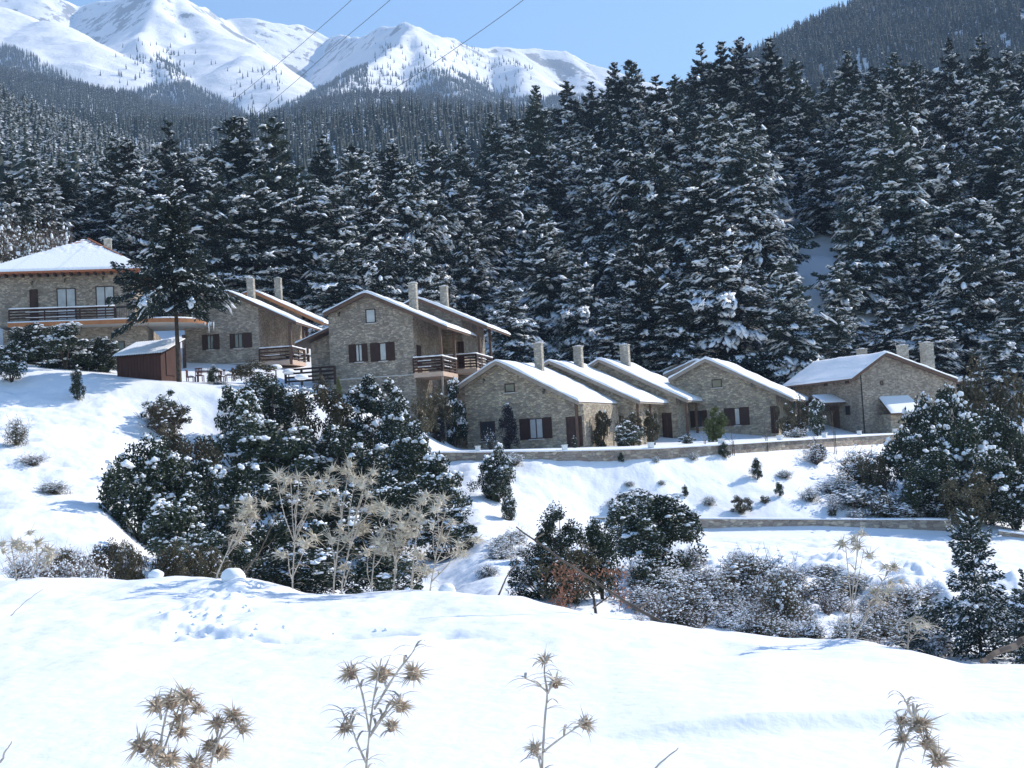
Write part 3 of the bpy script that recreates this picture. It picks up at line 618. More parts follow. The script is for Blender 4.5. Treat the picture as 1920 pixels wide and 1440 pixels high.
# ------------------------------------------------------------------ stone houses
def snow_sheet(b, f, s0, s1, y0, y1, T, ns=40, ny=24, seed=0, edge=.16, m=0, hole=None):
    """blanket of snow lying on a roof: f(s)->(x,z) of the roof surface, s in metres"""
    S = np.unique(np.concatenate([np.linspace(s0, s1, ns), s0 + edge * np.array([0, .1, .3, .6, 1]), s1 - edge * np.array([0, .1, .3, .6, 1])]))
    Y = np.unique(np.concatenate([np.linspace(y0, y1, ny), y0 + edge * np.array([0, .1, .3, .6, 1]), y1 - edge * np.array([0, .1, .3, .6, 1])]))
    SS, YY = np.meshgrid(S, Y, indexing='ij')
    e = np.minimum.reduce([SS - s0, s1 - SS, YY - y0, y1 - YY]); k = np.sqrt(np.clip(1 - (1 - np.clip(e / edge, 0, 1)) ** 2, 0, 1))
    t = T * k * (1 + .8 * fbm(SS * .8 + seed, YY * .8, 50 + seed, 4)) * np.where(e <= 0, 0, 1) + .01
    X, Z = f(SS); n, c = X.shape; i, j = np.meshgrid(np.arange(n - 1), np.arange(c - 1), indexing='ij')
    b.add(np.stack([X, YY + .03 * (e <= 0) * 0, Z + t], -1), np.stack([i * c + j, (i + 1) * c + j, (i + 1) * c + j + 1, i * c + j + 1], -1).reshape(-1, 4), m)
class House:
    def __init__(s, name, label, px, py, Y, th, group=None, cat='house'):
        s.P = at(px, py, Y); s.th = R(th); s.ex = np.array([math.cos(s.th), -math.sin(s.th), 0]); s.ey = np.array([math.sin(s.th), math.cos(s.th), 0])
        s.root = empty(name, tuple(s.P), -s.th, label, cat, group); s.seed = int(px)
    def L(s, px, py, d=0.):
        r = ray(px, py); t = ((s.P + d * s.ey) @ s.ey) / (r @ s.ey); p = r * t - s.P
        return p @ s.ex, p[2]
    def part(s, name, b, m, parent=None, smooth=False, label=None):
        o = b.build(name, m, parent or s.root, smooth)
        if label: o['label'] = label
        return o
    def gable(s, ltip, ridge, rtip, xl, xr, base_py, depth, oh=.5, wm='stone', fm='wood', T=.17, th=.16, back=.4, wall_depth0=0., snow=True, rback=None):
        """ltip, ridge, rtip are photo pixels of the top edge of the snow on the front rake"""
        A, B, C = [np.array(s.L(*p, -oh)) for p in (ltip, ridge, rtip)]
        for q in (A, B, C): q[1] -= T
        s.A, s.B, s.C, s.oh, s.depth = A, B, C, oh, depth
        zf = lambda x: np.interp(x, [A[0], B[0], C[0]], [A[1], B[1], C[1]]) - th * 1.1
        s.zf = zf
        x0 = s.L(xl, base_py)[0]; x1 = s.L(xr, base_py)[0]; zb = s.L((xl + xr) / 2, base_py)[1] - 1.2
        s.x0, s.x1, s.zb = x0, x1, zb
        P = [(x0, zb), (x1, zb), (x1, zf(x1))]
        if x0 < B[0] < x1: P.append((B[0], zf(B[0])))
        P.append((x0, zf(x0)))
        s.wall = s.part('wall', MB().prism(P, 0, depth), M[wm])
        # roof deck with fascia
        def off(t): return [(q[0], q[1] - t) for q in (A, B, C)]
        y0, y1 = -oh, depth + back
        rb = MB()
        for (p, q) in ((A, B), (B, C)):
            rb.prism([(p[0], p[1] - th), (q[0], q[1] - th), (q[0], q[1] - .002), (p[0], p[1] - .002)], y0, y1)
        rf = s.part('roof', rb, M['wood_pale' if fm == 'wood_pale' else 'wood'])
        fb = MB()                                        # barge board under the front rake and eave boards
        for (p, q) in ((A, B), (B, C)):
            fb.prism([(p[0], p[1] - th - .12), (q[0], q[1] - th - .12), (q[0], q[1] + .01), (p[0], p[1] + .01)], y0 - .05, y0 - .003)
        s.part('barge_board', fb, M[fm], rf)
        if snow:
            sb = MB(); LL = math.hypot(B[0] - A[0], B[1] - A[1]); LR = math.hypot(C[0] - B[0], C[1] - B[1])
            def f(S): return np.interp(S, [-.06, LL, LL + LR + .06], [A[0] - .05, B[0], C[0] + .05]), np.interp(S, [-.06, LL, LL + LR + .06], [A[1] - .02, B[1], C[1] - .02]) - .05 * np.exp(-((S - LL) / .35) ** 2)
            snow_sheet(sb, f, -.06, LL + LR + .06, y0 - .1, y1 + .05, T, 46, 20, s.seed % 40)
            s.part('roof_snow', sb, M['snow'], rf, True)
            # ends of the clay tiles showing beneath the snow along the right eave
        return s
    def chimney(s, x0p, x1p, topp, botp, d, cap=True, w=None, flue=False):
        xa, zt = s.L(x0p, topp, d); xb, _ = s.L(x1p, topp, d); _, zb = s.L((x0p + x1p) / 2, botp, d); cxm = (xa + xb) / 2; hw = (xb - xa) * (.31 if s.th < 0 else .39); xa, xb = cxm - hw, cxm + hw; wd = w or (xb - xa) * .8
        c = s.part('chimney', MB().box(xa, xb, d, d + wd, zb - 1.2, zt), M['chim'])
        if cap: s.part('chimney_cap', MB().box(xa - .04, xb + .04, d - .04, d + wd + .04, zt + .003, zt + .07), M['cap'], c); 
        sb = MB(); rs = np.random.RandomState(int(x0p)); blobs(sb, np.array([[(xa + xb) / 2, d + wd / 2, zt + (.075 if cap else .0)]]), np.array([[(xb - xa) * .4, wd * .4, .07]]), np.zeros(1), rs, 0, 2, .05); s.part('snow_cap', sb, M['snow'], c, True)
        if flue:
            fl_ = MB(); xm = (xa + xb) / 2; fl_.add([(xm - .2, d + .1, zt + .1), (xm + .05, d + .1, zt + .1), (xm - .12, d + .3, zt + .62), (xm - .2, d + .5, zt + .1), (xm + .05, d + .5, zt + .1)], [(0, 1, 2, 2), (3, 2, 4, 4), (0, 2, 3, 3), (1, 4, 2, 2)]); s.part('cowl', fl_, M['lamp'], c)
    def window(s, x0, x1, y0, y1, d=0, panes=2, sh=(0, 0), glass='glass', sill=True, name='window', side=None, lintel=True):
        """pixel rectangle of the sash; sh = pixel widths of left and right shutters"""
        xa, zt = s.L(x0, y0, d); xb, zb = s.L(x1, y1, d)
        if xb < xa: xa, xb = xb, xa
        fw = .07; y = d - .045; fr = MB()
        fr.box(xa, xb, y, d - .003, zt - fw, zt); fr.box(xa, xb, y, d - .003, zb, zb + fw)
        for k in range(panes + 1):
            xm = xa + (xb - xa - fw) * k / panes; fr.box(xm, xm + fw, y + .004, d - .003, zb + fw + .002, zt - fw - .002)
        w = s.part(name, fr, M['wood_dark'])
        for k in range(panes):
            xm = xa + (xb - xa - fw) * k / panes; xn = xa + (xb - xa - fw) * (k + 1) / panes
            s.part('pane', MB().box(xm + fw, xn, d - .02, d - .004, zb + fw, zt - fw), M[glass], w)
        if sill: 
            s.part('sill', MB().box(xa - .08, xb + .08, d - .14, d - .003, zb - .08, zb - .004), M['cap'], w)
        for q, wpx in enumerate(sh):
            if not wpx: continue
            ww = abs(s.L(x0 + wpx, y0, d)[0] - s.L(x0, y0, d)[0]); a, b_ = (xa - .01 - ww, xa - .01) if q == 0 else (xb + .01, xb + .01 + ww)
            sb = MB(); sb.box(a, b_, d - .07, d - .025, zb - .02, zt + .02); n = max(4, int((zt - zb) / .11))
            for i in range(n): zz = zb + .08 + (zt - zb - .16) * i / n; sb.box(a + .06, b_ - .06, d - .085, d - .071, zz, zz + .055)
            s.part('shutter', sb, M['shutter'], w)
        return w
    def door(s, x0, x1, y0, y1, d=0, leaves_=2, m='wood_dark'):
        xa, zt = s.L(x0, y0, d); xb, zb = s.L(x1, y1, d); o = MB(); fw = .08
        o.box(xa, xa + fw, d - .06, d - .003, zb, zt); o.box(xb - fw, xb, d - .06, d - .003, zb, zt); o.box(xa + fw + .002, xb - fw - .002, d - .06, d - .003, zt - fw, zt)
        w_ = (xb - xa - 2 * fw) / leaves_
        for k in range(leaves_):
            a = xa + fw + k * w_ + .008; c = a + w_ - .016; o.box(a, c, d - .035, d - .004, zb, zt - fw - .01)
            for q in range(3): zz = zb + .1 + (zt - zb - .3) * q / 3; o.box(a + .08, c - .08, d - .05, d - .036, zz, zz + (zt - zb - .3) / 3 - .08)
        dr = s.part('door', o, M[m])
        h = MB(); xm = (xa + xb) / 2 + .05; h.tube([(xm, d - .05, zb + 1), (xm, d - .10, zb + 1), (xm + .1, d - .10, zb + 1)], .012, 5); s.part('handle', h, M['iron'], dr)
    def lamp(s, px, py, d=0, sz=1.):
        x, z = s.L(px, py, d); b = MB(); b.tube([(x, d - .01, z + .12), (x, d - .14, z + .2), (x, d - .22, z + .14)], .014, 5)
        b.box(x - .05, x + .05, d - .03, d - .003, z + .04, z + .2)
        zs = z + .1; b.add([(x + a * .1, d - .22 + c * .1, zs) for a, c in ((-1, -1), (1, -1), (1, 1), (-1, 1))] + [(x, d - .22, zs + .09)], [(0, 1, 4, 4), (1, 2, 4, 4), (2, 3, 4, 4), (3, 0, 4, 4)])
        g = MB(); g.add([(x + a * r_, d - .22 + c * r_, q) for q, r_ in ((zs - .24, .05), (zs - .003, .08)) for a, c in ((-1, -1), (1, -1), (1, 1), (-1, 1))], [(0, 1, 5, 4), (1, 2, 6, 5), (2, 3, 7, 6), (3, 0, 4, 7), (3, 2, 1, 0)])
        w = s.part('wall_lamp', b, M['iron']); s.part('glass', g, M['glass'], w)
    def post(s, x, y, z0, z1, w=.09, m='wood'):
        return s.part('post', MB().box(x - w, x + w, y - w, y + w, z0, z1), M[m])
    def railing(s, pts, z, h=1.0, n=5, m='wood_dark', snow=True, vertical=False, gap=1.6):
        """pts: local (x,y) corners; rails between posts"""
        b = MB(); sb = MB()
        for (xa, ya), (xb, yb) in zip(pts[:-1], pts[1:]):
            L = math.hypot(xb - xa, yb - ya); k = max(1, round(L / gap))
            for i in range(k + 1): x = xa + (xb - xa) * i / k; y = ya + (yb - ya) * i / k; b.box(x - .05, x + .05, y - .05, y + .05, z, z + h - .05)
            for i in range(n if not vertical else 2):
                zz = z + .14 + (h - .2) * i / max(1, (n if not vertical else 2) - 1); b.tube([(xa, ya, zz), (xb, yb, zz)], .055 if not vertical else .02, 4)
            if vertical:
                for i in range(int(L / .13)): t = i * .13 / L; x = xa + (xb - xa) * t; y = ya + (yb - ya) * t; b.tube([(x, y, z + .1), (x, y, z + h - .06)], .012, 3)
            b.tube([(xa, ya, z + h), (xb, yb, z + h)], .065, 4)
            if snow:
                q = np.linspace(0, 1, 14)[:, None]; sb.tube(np.array([(xa, ya, z + h + .07)]) * (1 - q) + np.array([(xb, yb, z + h + .07)]) * q, .06 + .012 * np.sin(q[:, 0] * 21), 6)
                if not vertical:
                    for i in range(1, n, 2): zz = z + .2 + (h - .2) * i / (n - 1); sb.tube(np.array([(xa, ya, zz)]) * (1 - q[2:9]) + np.array([(xb, yb, zz)]) * q[2:9], .028, 5)
        r = s.part('railing', b, M[m])
        if snow: s.part('rail_snow', sb, M['snow'], r, True)

# --- lower row: E, F, G
E = House('stone_house', 'first house of the lower row with a pointed dark conifer at its gable front', 877, 838, 88, 22, 'stone houses of the lower row')
E.gable((858, 720), (930, 671), (1085, 748), 877, 1098, 838, 8.2, wm='stone2', fm='wood_pale')
E.window(946, 966, 720, 735, panes=1); E.lamp(908, 715); E.lamp(1021, 735)
E.window(992, 1020, 785, 822, sh=(18, 16), glass='curtain_glare'); E.window(900, 930, 791, 826, sh=(0, 0)); E.door(1061, 1094, 782, 836)
E.chimney(998, 1016, 645, 684, 4.6)
xe = E.C[0] - .35; ze = E.zf(xe)
for y in (-.1, 3.4): E.post(xe, y, E.zb, ze)
# lean-to on the left
a = E.L(802, 790, 1.2); b2 = E.L(880, 752, 1.2)
lt = MB(); lt.prism([(a[0], a[1] - .3), (b2[0], b2[1] - .3), (b2[0], b2[1] - .15), (a[0], a[1] - .15)], .9, 5); rfo = E.part('lean_to_roof', lt, M['wood_pale'])
sb = MB(); LL = math.hypot(b2[0] - a[0], b2[1] - a[1]); snow_sheet(sb, lambda S: (np.interp(S, [0, LL], [a[0], b2[0]]), np.interp(S, [0, LL], [a[1] - .15, b2[1] - .15])), 0, LL, .85, 5, .14, 20, 12, 3); E.part('roof_snow', sb, M['snow'], rfo, True)
xw = E.L(846, 800, 2.2)[0]; E.part('lean_to_wall', MB().prism([(xw, E.zb), (E.x0 - .004, E.zb), (E.x0 - .004, np.interp(E.x0, [a[0], b2[0]], [a[1], b2[1]]) - .31), (xw, np.interp(xw, [a[0], b2[0]], [a[1], b2[1]]) - .31)], 2.2, 4.8), M['stone2'])
F = House('stone_house', 'second house of the lower row, middle one of the three stepped roofs with chimneys', 1040, 835, 94.5, 22, 'stone houses of the lower row')
F.gable((1000, 697), (1028, 671), (1200, 748), 1022, 1190, 835, 7.4, wm='stone2', fm='wood_pale')
F.chimney(1072, 1091, 651, 691, 3.6); F.door(1150, 1168, 780, 832)
xe = F.C[0] - .35
for y in (-.1, 3.4): F.post(xe, y, F.zb, F.zf(xe))
G = House('stone_house', 'third house of the lower row, rightmost of the three stepped roofs with chimneys', 1130, 830, 101, 22, 'stone houses of the lower row')
G.gable((1080, 700), (1122, 669), (1290, 746), 1110, 1272, 830, 8.0, wm='stone2', fm='wood_pale')
G.chimney(1159, 1179, 648, 689, 3.4); G.door(1241, 1262, 775, 826)
xe = G.C[0] - .3
for y in (-.1, 3.2): G.post(xe, y, G.zb, G.zf(xe))
# --- H with two more roofs behind its left side
H = House('stone_house', 'single storey house with one attic window, next left of the big right house', 1270, 822, 103, 22)
H.gable((1253, 707), (1322, 668), (1487, 744), 1262, 1460, 822, 8.6, wm='stone2', fm='wood_pale')
H.window(1334, 1354, 712, 726, panes=1); H.lamp(1410, 722); H.window(1376, 1389, 765, 797, panes=1, sh=(19, 17), glass='curtain_glare'); H.door(1444, 1461, 762, 812); H.window(1303, 1318, 771, 800, sh=(9, 9))
xe = H.C[0] - .3
for y in (-.1, 3.8): H.post(xe, y, H.zb, H.zf(xe))
for (dx, lb, Yo, dp) in ((-18, 'house whose roof strip shows just left of the attic window house', 113, 0), (-36, 'farthest left roof strip, second one peeking out behind the attic window house', 121, 1)):
    K = House('stone_house', lb, 1270, 815, Yo, 22); K.gable((1262 + dx, 699 - 0 * dp), (1322 + dx, 671 + 3 * dp), (1440 + dx, 728), 1268 + dx, 1400 + dx, 815, 6.5, wm='stone2', fm='wood_pale')
# --- two-storey pair C and D
C = House('stone_house', 'two storey stone house with paired brown shutters and a small attic window', 630, 712, 88, 12)
C.gable((606, 583), (684, 543), (838, 608), 625, 784, 800, 7.6, fm='wood', T=.16)
C.window(685, 705, 580, 605, panes=1, glass='curtain_glare'); C.lamp(637, 590)
C.window(666, 681, 646, 678, sh=(12, 9), glass='curtain_glare'); C.window(711, 726, 643, 676, panes=1, sh=(17, 15), glass='curtain_glare')
bl = MB(); zl = C.L(700, 707)[1]; bl.box(C.x0 - .03, C.x1 + .03, -.06, -.003, zl - .06, zl + .02); C.part('plinth_course', bl, M['cap'])
C.chimney(763, 781, 532, 576, 4.2, flue=True)
zs_ = C.L(800, 699)[1]; xb0, xb1 = C.x1 + .02, C.L(831, 697, -.5)[0]
C.part('balcony', MB().box(xb0, xb1, -.5, 3.6, zs_ - .32, zs_), M['render'])
C.railing([(xb0, -.45), (xb1 - .06, -.45), (xb1 - .06, 3.55)], zs_, 1.05)
C.post(xb1 - .12, -.35, zs_, C.zf(xb1 - .12)); C.post(xb1 - .12, 3.4, zs_, C.zf(xb1 - .12)); C.post(xb1 - .12, -.35, C.zb, zs_ - .33, .06, 'wood_pale')
C.part('balcony_door', MB().box(C.x1 + .003, C.x1 + .05, .6, 1.6, zs_, zs_ + 2.1), M['wood_dark'])
# lean-to on the left of C
a = C.L(556, 641, 1.5); b2 = C.L(628, 607, 1.5)
lt = MB(); lt.prism([(a[0], a[1] - .33), (b2[0], b2[1] - .33), (b2[0], b2[1] - .15), (a[0], a[1] - .15)], 1.2, 5.5); rfo = C.part('lean_to_roof', lt, M['wood'])
sb = MB(); LL = math.hypot(b2[0] - a[0], b2[1] - a[1]); snow_sheet(sb, lambda S: (np.interp(S, [0, LL], [a[0], b2[0]]), np.interp(S, [0, LL], [a[1] - .15, b2[1] - .15])), 0, LL, 1.15, 5.5, .14, 20, 12, 5); C.part('roof_snow', sb, M['snow'], rfo, True)
xw = C.L(584, 690, 2.4)[0]; C.part('lean_to_wall', MB().prism([(xw, C.zb), (C.x0 - .004, C.zb), (C.x0 - .004, np.interp(C.x0, [a[0], b2[0]], [a[1], b2[1]]) - .34), (xw, np.interp(xw, [a[0], b2[0]], [a[1], b2[1]]) - .34)], 2.4, 5), M['stone'])
D = House('stone_house', 'two storey stone house with a wooden balcony, standing right behind the attic window one', 790, 712, 94.5, 12)
D.gable((742, 575), (780, 553), (913, 607), 752, 876, 800, 7.4, fm='wood', T=.18)
D.chimney(822, 839, 538, 572, 3.6, flue=False)
D.door(858, 872, 641, 690); 
zs_ = D.L(880, 694)[1]; xb0, xb1 = D.x1 + .02, D.L(903, 690, -.5)[0]
D.part('balcony', MB().box(D.x1 - 2.6, xb1, -1.9, 3.6, zs_ - .32, zs_), M['render'])
D.railing([(D.x1 - 2.5, -1.85), (xb1 - .06, -1.85), (xb1 - .06, 3.55)], zs_, 1.05)
D.post(xb1 - .12, -.35, zs_, D.zf(xb1 - .12)); D.post(xb1 - .12, 3.4, zs_, D.zf(xb1 - .12)); D.post(xb1 - .12, -1.7, D.zb, zs_ - .33, .07, 'wood_pale'); D.window(846, 857, 738, 765, sill=False)
# --- houses A and B between the big fir and the two-storey house
A = House('stone_house', 'stone house with dark shutters and a covered side porch, partly behind the tall fir', 355, 690, 99.5, 7)
A.gable((335, 585), (424, 541), (555, 600), 352, 492, 760, 7.2, fm='wood', T=.13)
A.window(388, 402, 628, 655, sh=(9, 10)); A.window(439, 456, 626, 652, panes=2, sh=(8, 17), glass='glass')
zl = A.L(450, 681)[1]; A.part('plinth_course', MB().box(A.x0 - .03, A.x1 + .03, -.06, -.003, zl - .06, zl + .02), M['cap'])
A.chimney(460, 476, 522, 560, 4.2, cap=False)
zs_ = A.L(520, 677)[1]; xb0, xb1 = A.x1 + .02, A.L(549, 675, -.3)[0]
A.part('balcony', MB().box(xb0, xb1, -.3, 3.4, zs_ - .35, zs_), M['render']); A.railing([(xb0, -.25), (xb1 - .06, -.25), (xb1 - .06, 3.35)], zs_, 1.05, n=4, gap=2.2)
A.post(xb1 - .15, -.2, zs_ - .35, A.zf(xb1 - .15), .11); A.post(xb1 - .1, 3.3, zs_, A.zf(xb1 - .1))
B = House('stone_house', 'stone house farther back, its long orange barge board ends beside the two storey house', 420, 690, 106.5, 7)
B.gable((420, 560), (474, 541), (607, 602), 410, 530, 760, 7.0, fm='orange', T=.13, oh=.7)
B.chimney(512, 527, 521, 560, 3.4, cap=False)
zs_ = B.L(560, 690)[1]; xb0, xb1 = B.x1 + .02, B.L(580, 690, -.3)[0]; B.part('balcony', MB().box(xb0, xb1, -.3, 3.4, zs_ - .35, zs_), M['render']); B.railing([(xb0, -.25), (xb1, -.25)], zs_, 1.05, n=4); B.post(xb1 - .1, -.2, zs_, B.zf(xb1 - .1))
# --- I: big house at the right, turned the other way
I = House('stone_house', 'large stone house at the right end with three chimneys and a small tiled door canopy', 1617, 812, 103, -22)
I.gable((1596, 706), (1660, 657), (1806, 712), 1617, 1800, 812, 9.2, oh=.45, wm='stone', fm='wood', T=.16)
I.chimney(1685, 1707, 648, 668, 3.6, cap=True); I.chimney(1729, 1755, 643, 690, 3.0, cap=True, w=.75); I.chimney(1609, 1630, 655, 668, 7.8, cap=True)
I.part('drainpipe', MB().tube([(I.x0 + .15, -.12, I.zb + .5), (I.x0 + .15, -.12, I.zf(I.x0 + .15) - .1)], .05, 6), M['iron'])
def sidebox(y0, y1, z0, z1, o=.05, name='window', m='wood_dark'): return I.part(name, MB().box(I.x0 - o, I.x0 - .003, y0, y1, z0, z1), M[m])
zt = I.zf(I.x0); zg = I.L(1617, 810)[1]
for y, z in ((1.3, zt - .75), (4.3, zt - .75)):
    w_ = sidebox(y, y + .5, z, z + .65); I.part('pane', MB().box(I.x0 - .056, I.x0 - .051, y + .07, y + .43, z + .07, z + .58), M['glass'], w_)
w_ = sidebox(1.4, 2.0, zg + 1.5, zg + 2.3); I.part('pane', MB().box(I.x0 - .056, I.x0 - .051, 1.48, 1.92, zg + 1.6, zg + 2.2), M['glass'], w_)
sidebox(2.9, 4.1, zg, zg + 2.3, name='door', m='wood')
cn = MB(); yc, hw, zc = 3.6, 1.7, zg + 3.3
for sg in (-1, 1):
    cn.add([(I.x0 - .003, yc, zc), (I.x0 - 2.2, yc, zc), (I.x0 - 2.2, yc + sg * hw, zc - .65), (I.x0 - .003, yc + sg * hw, zc - .65), (I.x0 - .003, yc, zc - .12), (I.x0 - 2.2, yc, zc - .12), (I.x0 - 2.2, yc + sg * hw, zc - .77), (I.x0 - .003, yc + sg * hw, zc - .77)], [(0, 1, 2, 3), (7, 6, 5, 4), (1, 5, 6, 2), (2, 6, 7, 3)])
cn.box(I.x0 - 2.15, I.x0 - 2.02, yc - 1.2, yc - 1.08, zg, zc - .6); cn.box(I.x0 - 2.15, I.x0 - 2.02, yc + 1.08, yc + 1.2, zg, zc - .6); cn.box(I.x0 - 2.2, I.x0 - 2.05, yc - hw, yc + hw, zc - .78, zc - .68)
ca = I.part('door_canopy', cn, M['wood'])
sb = MB()
for sg in (-1, 1):
    X, Yq = np.meshgrid(np.linspace(0, 2.25, 12), np.linspace(0, hw + .05, 10), indexing='ij'); e = np.minimum(np.minimum(X, 2.25 - X) + .03, hw + .05 - Yq + .0); t = .12 * np.sqrt(np.clip(1 - (1 - np.clip(e / .15, 0, 1)) ** 2, 0, 1)) + .01
    i, j = np.meshgrid(np.arange(11), np.arange(9), indexing='ij'); q = np.stack([i * 10 + j, (i + 1) * 10 + j, (i + 1) * 10 + j + 1, i * 10 + j + 1], -1).reshape(-1, 4)
    sb.add(np.stack([I.x0 - X, yc + sg * Yq, zc - .65 * Yq / hw + t], -1), q)
I.part('canopy_snow', sb, M['snow'], ca, True)
# small store against the front wall of I
st = MB(); xa, zt_ = I.L(1662, 750, -1.8); xb, _ = I.L(1730, 750, -1.8); zlo = I.L(1690, 772, -1.8)[1]
I.part('annex_wall', MB().box(xa + .5, xb, -1.6, -.004, I.zb, zlo - .15), M['stone2'])
sl_ = MB(); sl_.add([(xa + .7, -.004, zt_ + .25), (xb, -.004, zt_ + .25), (xb, -2.1, zlo - .1), (xa + .1, -2.1, zlo - .1), (xa + .7, -.004, zt_ + .1), (xb, -.004, zt_ + .1), (xb, -2.1, zlo - .25), (xa + .1, -2.1, zlo - .25)], [(0, 3, 2, 1), (4, 5, 6, 7), (3, 7, 6, 2), (0, 4, 7, 3)]); an = I.part('annex_roof', sl_, M['wood'])
X, Yq = np.meshgrid(np.linspace(0, 1, 16), np.linspace(0, 1, 14), indexing='ij'); e = np.minimum(X * 3, (1 - Yq) * 2.2); t = .13 * np.sqrt(np.clip(1 - (1 - np.clip(e / .2, 0, 1)) ** 2, 0, 1)) + .012
i, j = np.meshgrid(np.arange(15), np.arange(13), indexing='ij'); I.part('annex_snow', MB().add(np.stack([(xa + .7 - .6 * Yq) * (1 - X) + xb * X, -.004 - 2.15 * Yq, (zt_ + .25) * (1 - Yq) + (zlo - .1) * Yq + t], -1), np.stack([i * 14 + j, (i + 1) * 14 + j, (i + 1) * 14 + j + 1, i * 14 + j + 1], -1).reshape(-1, 4)), M['snow'], an, True)
I.window(1650, 1656, 714, 722, panes=1, sill=False)

# --- hotel at the left
Hh = House('stone_house', 'hip roofed stone house at the left edge with a long dark balcony', 262, 640, 95, -10)
e0 = Hh.L(-42, 506, -1.0); e1 = Hh.L(268, 497, -1.0); zE = (e0[1] + e1[1]) / 2 - .2; ap = Hh.L(160, 447, 5.6); W0, W1 = e0[0], e1[0]; dpt = 12.2; xm, ym = ap[0], 5.6; zA = ap[1] - .1
x0 = W0 + 1; x1 = W1 - .95; zfl = Hh.L(100, 606, 0)[1]; zgr = Hh.L(200, 705, 0)[1] - 1
Hh.part('wall', MB().box(x0, x1, 0, dpt - 2, zfl - .1, zE - .12), M['stone'])
Hh.part('lower_wall', MB().box(x0 + .3, x1 + .9, .6, dpt - 2, zgr, zfl - .35), M['stone'])
cr = [(W0, -1, zE), (W1, -1, zE), (W1, dpt - 1, zE), (W0, dpt - 1, zE), (xm - .2, ym, zA), (xm + .2, ym, zA)]
rb = MB(); rb.add(cr + [(p[0], p[1], p[2] - .16) for p in cr[:4]], [(0, 1, 5, 4), (2, 3, 4, 5), (1, 2, 5, 5), (3, 0, 4, 4), (6, 7, 1, 0), (7, 8, 2, 1), (8, 9, 3, 2), (9, 6, 0, 3), (9, 8, 7, 6)]); rf = Hh.part('roof', rb, M['tile'])
# snow on the hipped roof, thinner near the top so the tile courses show through
X, Yq = np.meshgrid(np.linspace(W0 - .06, W1 + .06, 150), np.linspace(-1.06, dpt - .94, 110), indexing='ij')
def roofz(X, Y): return zE + (zA - zE) * np.minimum.reduce([(Y + 1) / (ym + 1), (dpt - 1 - Y) / (dpt - 1 - ym), (X - W0) / (xm - .2 - W0), (W1 - X) / (W1 - xm - .2), np.ones_like(X)])
rz_ = roofz(X, Yq); e = np.minimum.reduce([X - W0 + .06, W1 + .06 - X, Yq + 1.06, dpt - .94 - Yq]); hh = np.clip((rz_ - zE) / (zA - zE), 0, 1)
front = ((Yq + 1) / (ym + 1) <= (W1 - X) / (W1 - xm - .2) + .02)
t = .15 * np.sqrt(np.clip(1 - (1 - np.clip(e / .2, 0, 1)) ** 2, 0, 1)) * (1 - .85 * hh ** 1.4 * front) + front * sstep(hh, .3, .75) * (.05 * np.sin(rz_ * 2 * math.pi / .17) + .10 * fbm(X * 2.2, Yq * 2.2, 81, 4)) - .035 * sstep(hh, .35, .8) * front + .01
i, j = np.meshgrid(np.arange(149), np.arange(109), indexing='ij'); Hh.part('roof_snow', MB().add(np.stack([X, Yq, rz_ + t], -1), np.stack([i * 110 + j, (i + 1) * 110 + j, (i + 1) * 110 + j + 1, i * 110 + j + 1], -1).reshape(-1, 4)), M['snow'], rf, True)
cp = MB(); q = np.linspace(0, 1, 40); cp.tube(np.stack([xm + .2 + (W1 - xm - .2) * q[:26], ym - (ym + 1) * q[:26], zA + (zE - zA) * q[:26] + .06], -1), .09, 6); Hh.part('hip_tiles', cp, M['tile'], rf)
rt = MB(); 
for k in range(17): x = x0 + .3 + k * (x1 - x0 - .6) / 16; rt.box(x - .07, x + .07, -.92, -.003, zE - .34, zE - .17)
Hh.part('rafter_ends', rt, M['wood_dark'], rf)
Hh.chimney(190, 212, 449, 468, 6.5, cap=True)
for a_, b_, c_, d_, g_ in ((106, 144, 541, 604, 'curtain_glare'), (179, 216, 537, 604, 'curtain_glare')): Hh.window(a_, b_, c_, d_, glass=g_, sill=False, name='balcony_window')  # whitish reflection is put into the pane colour
Hh.door(55, 73, 543, 604, leaves_=1)
for p in ((61, 532), (122, 527), (194, 523)): Hh.lamp(*p)
# balcony slab with rounded right end
xs0 = Hh.L(14, 610, -1.8)[0]; xr = x1 + 1.2; pts = [(xs0, -1.8)] + [(xr + 4.3 * math.sin(t), 1.6 - 3.4 * math.cos(t)) for t in np.linspace(0, math.pi / 2, 12)] + [(xr + 4.3, 5), (xs0, 5)]
def slab(z0, z1, sc_=1.0):
    n = len(pts); b = MB(); b.add([(p[0], p[1], z) for z in (z0, z1) for p in pts], [(i, (i + 1) % n, n + (i + 1) % n, n + i) for i in range(n)])
    b.f.append(np.array([[n + i for i in range(n)]])); b.m.append((0, 1)); b.f.append(np.array([[i for i in range(n)][::-1]])); b.m.append((0, 1)); return b
bal = Hh.part('balcony', slab(zfl - .36, zfl - .13), M['cream'])
fa = MB(); n = len(pts) - 2
for (p, q) in zip(pts[:n], pts[1:n + 1]): fa.add([(p[0], p[1] - .03, zfl - .42), (q[0] + .03, q[1] - .03, zfl - .42), (q[0] + .03, q[1] - .03, zfl - .1), (p[0], p[1] - .03, zfl - .1)], [(0, 1, 2, 3)])
Hh.part('fascia', fa, M['orange'], bal)
sb = MB(); q = np.array([(p[0], p[1] + .1, zfl - .08) for p in pts[:n + 1]]); sb.tube(q, .11, 6); Hh.part('slab_snow', sb, M['snow'], bal, True)
Hh.railing([(xs0 + .1, -1.65), (Hh.L(216, 600, -1.65)[0], -1.65)], zfl - .13, 1.05, n=5, gap=2.6)
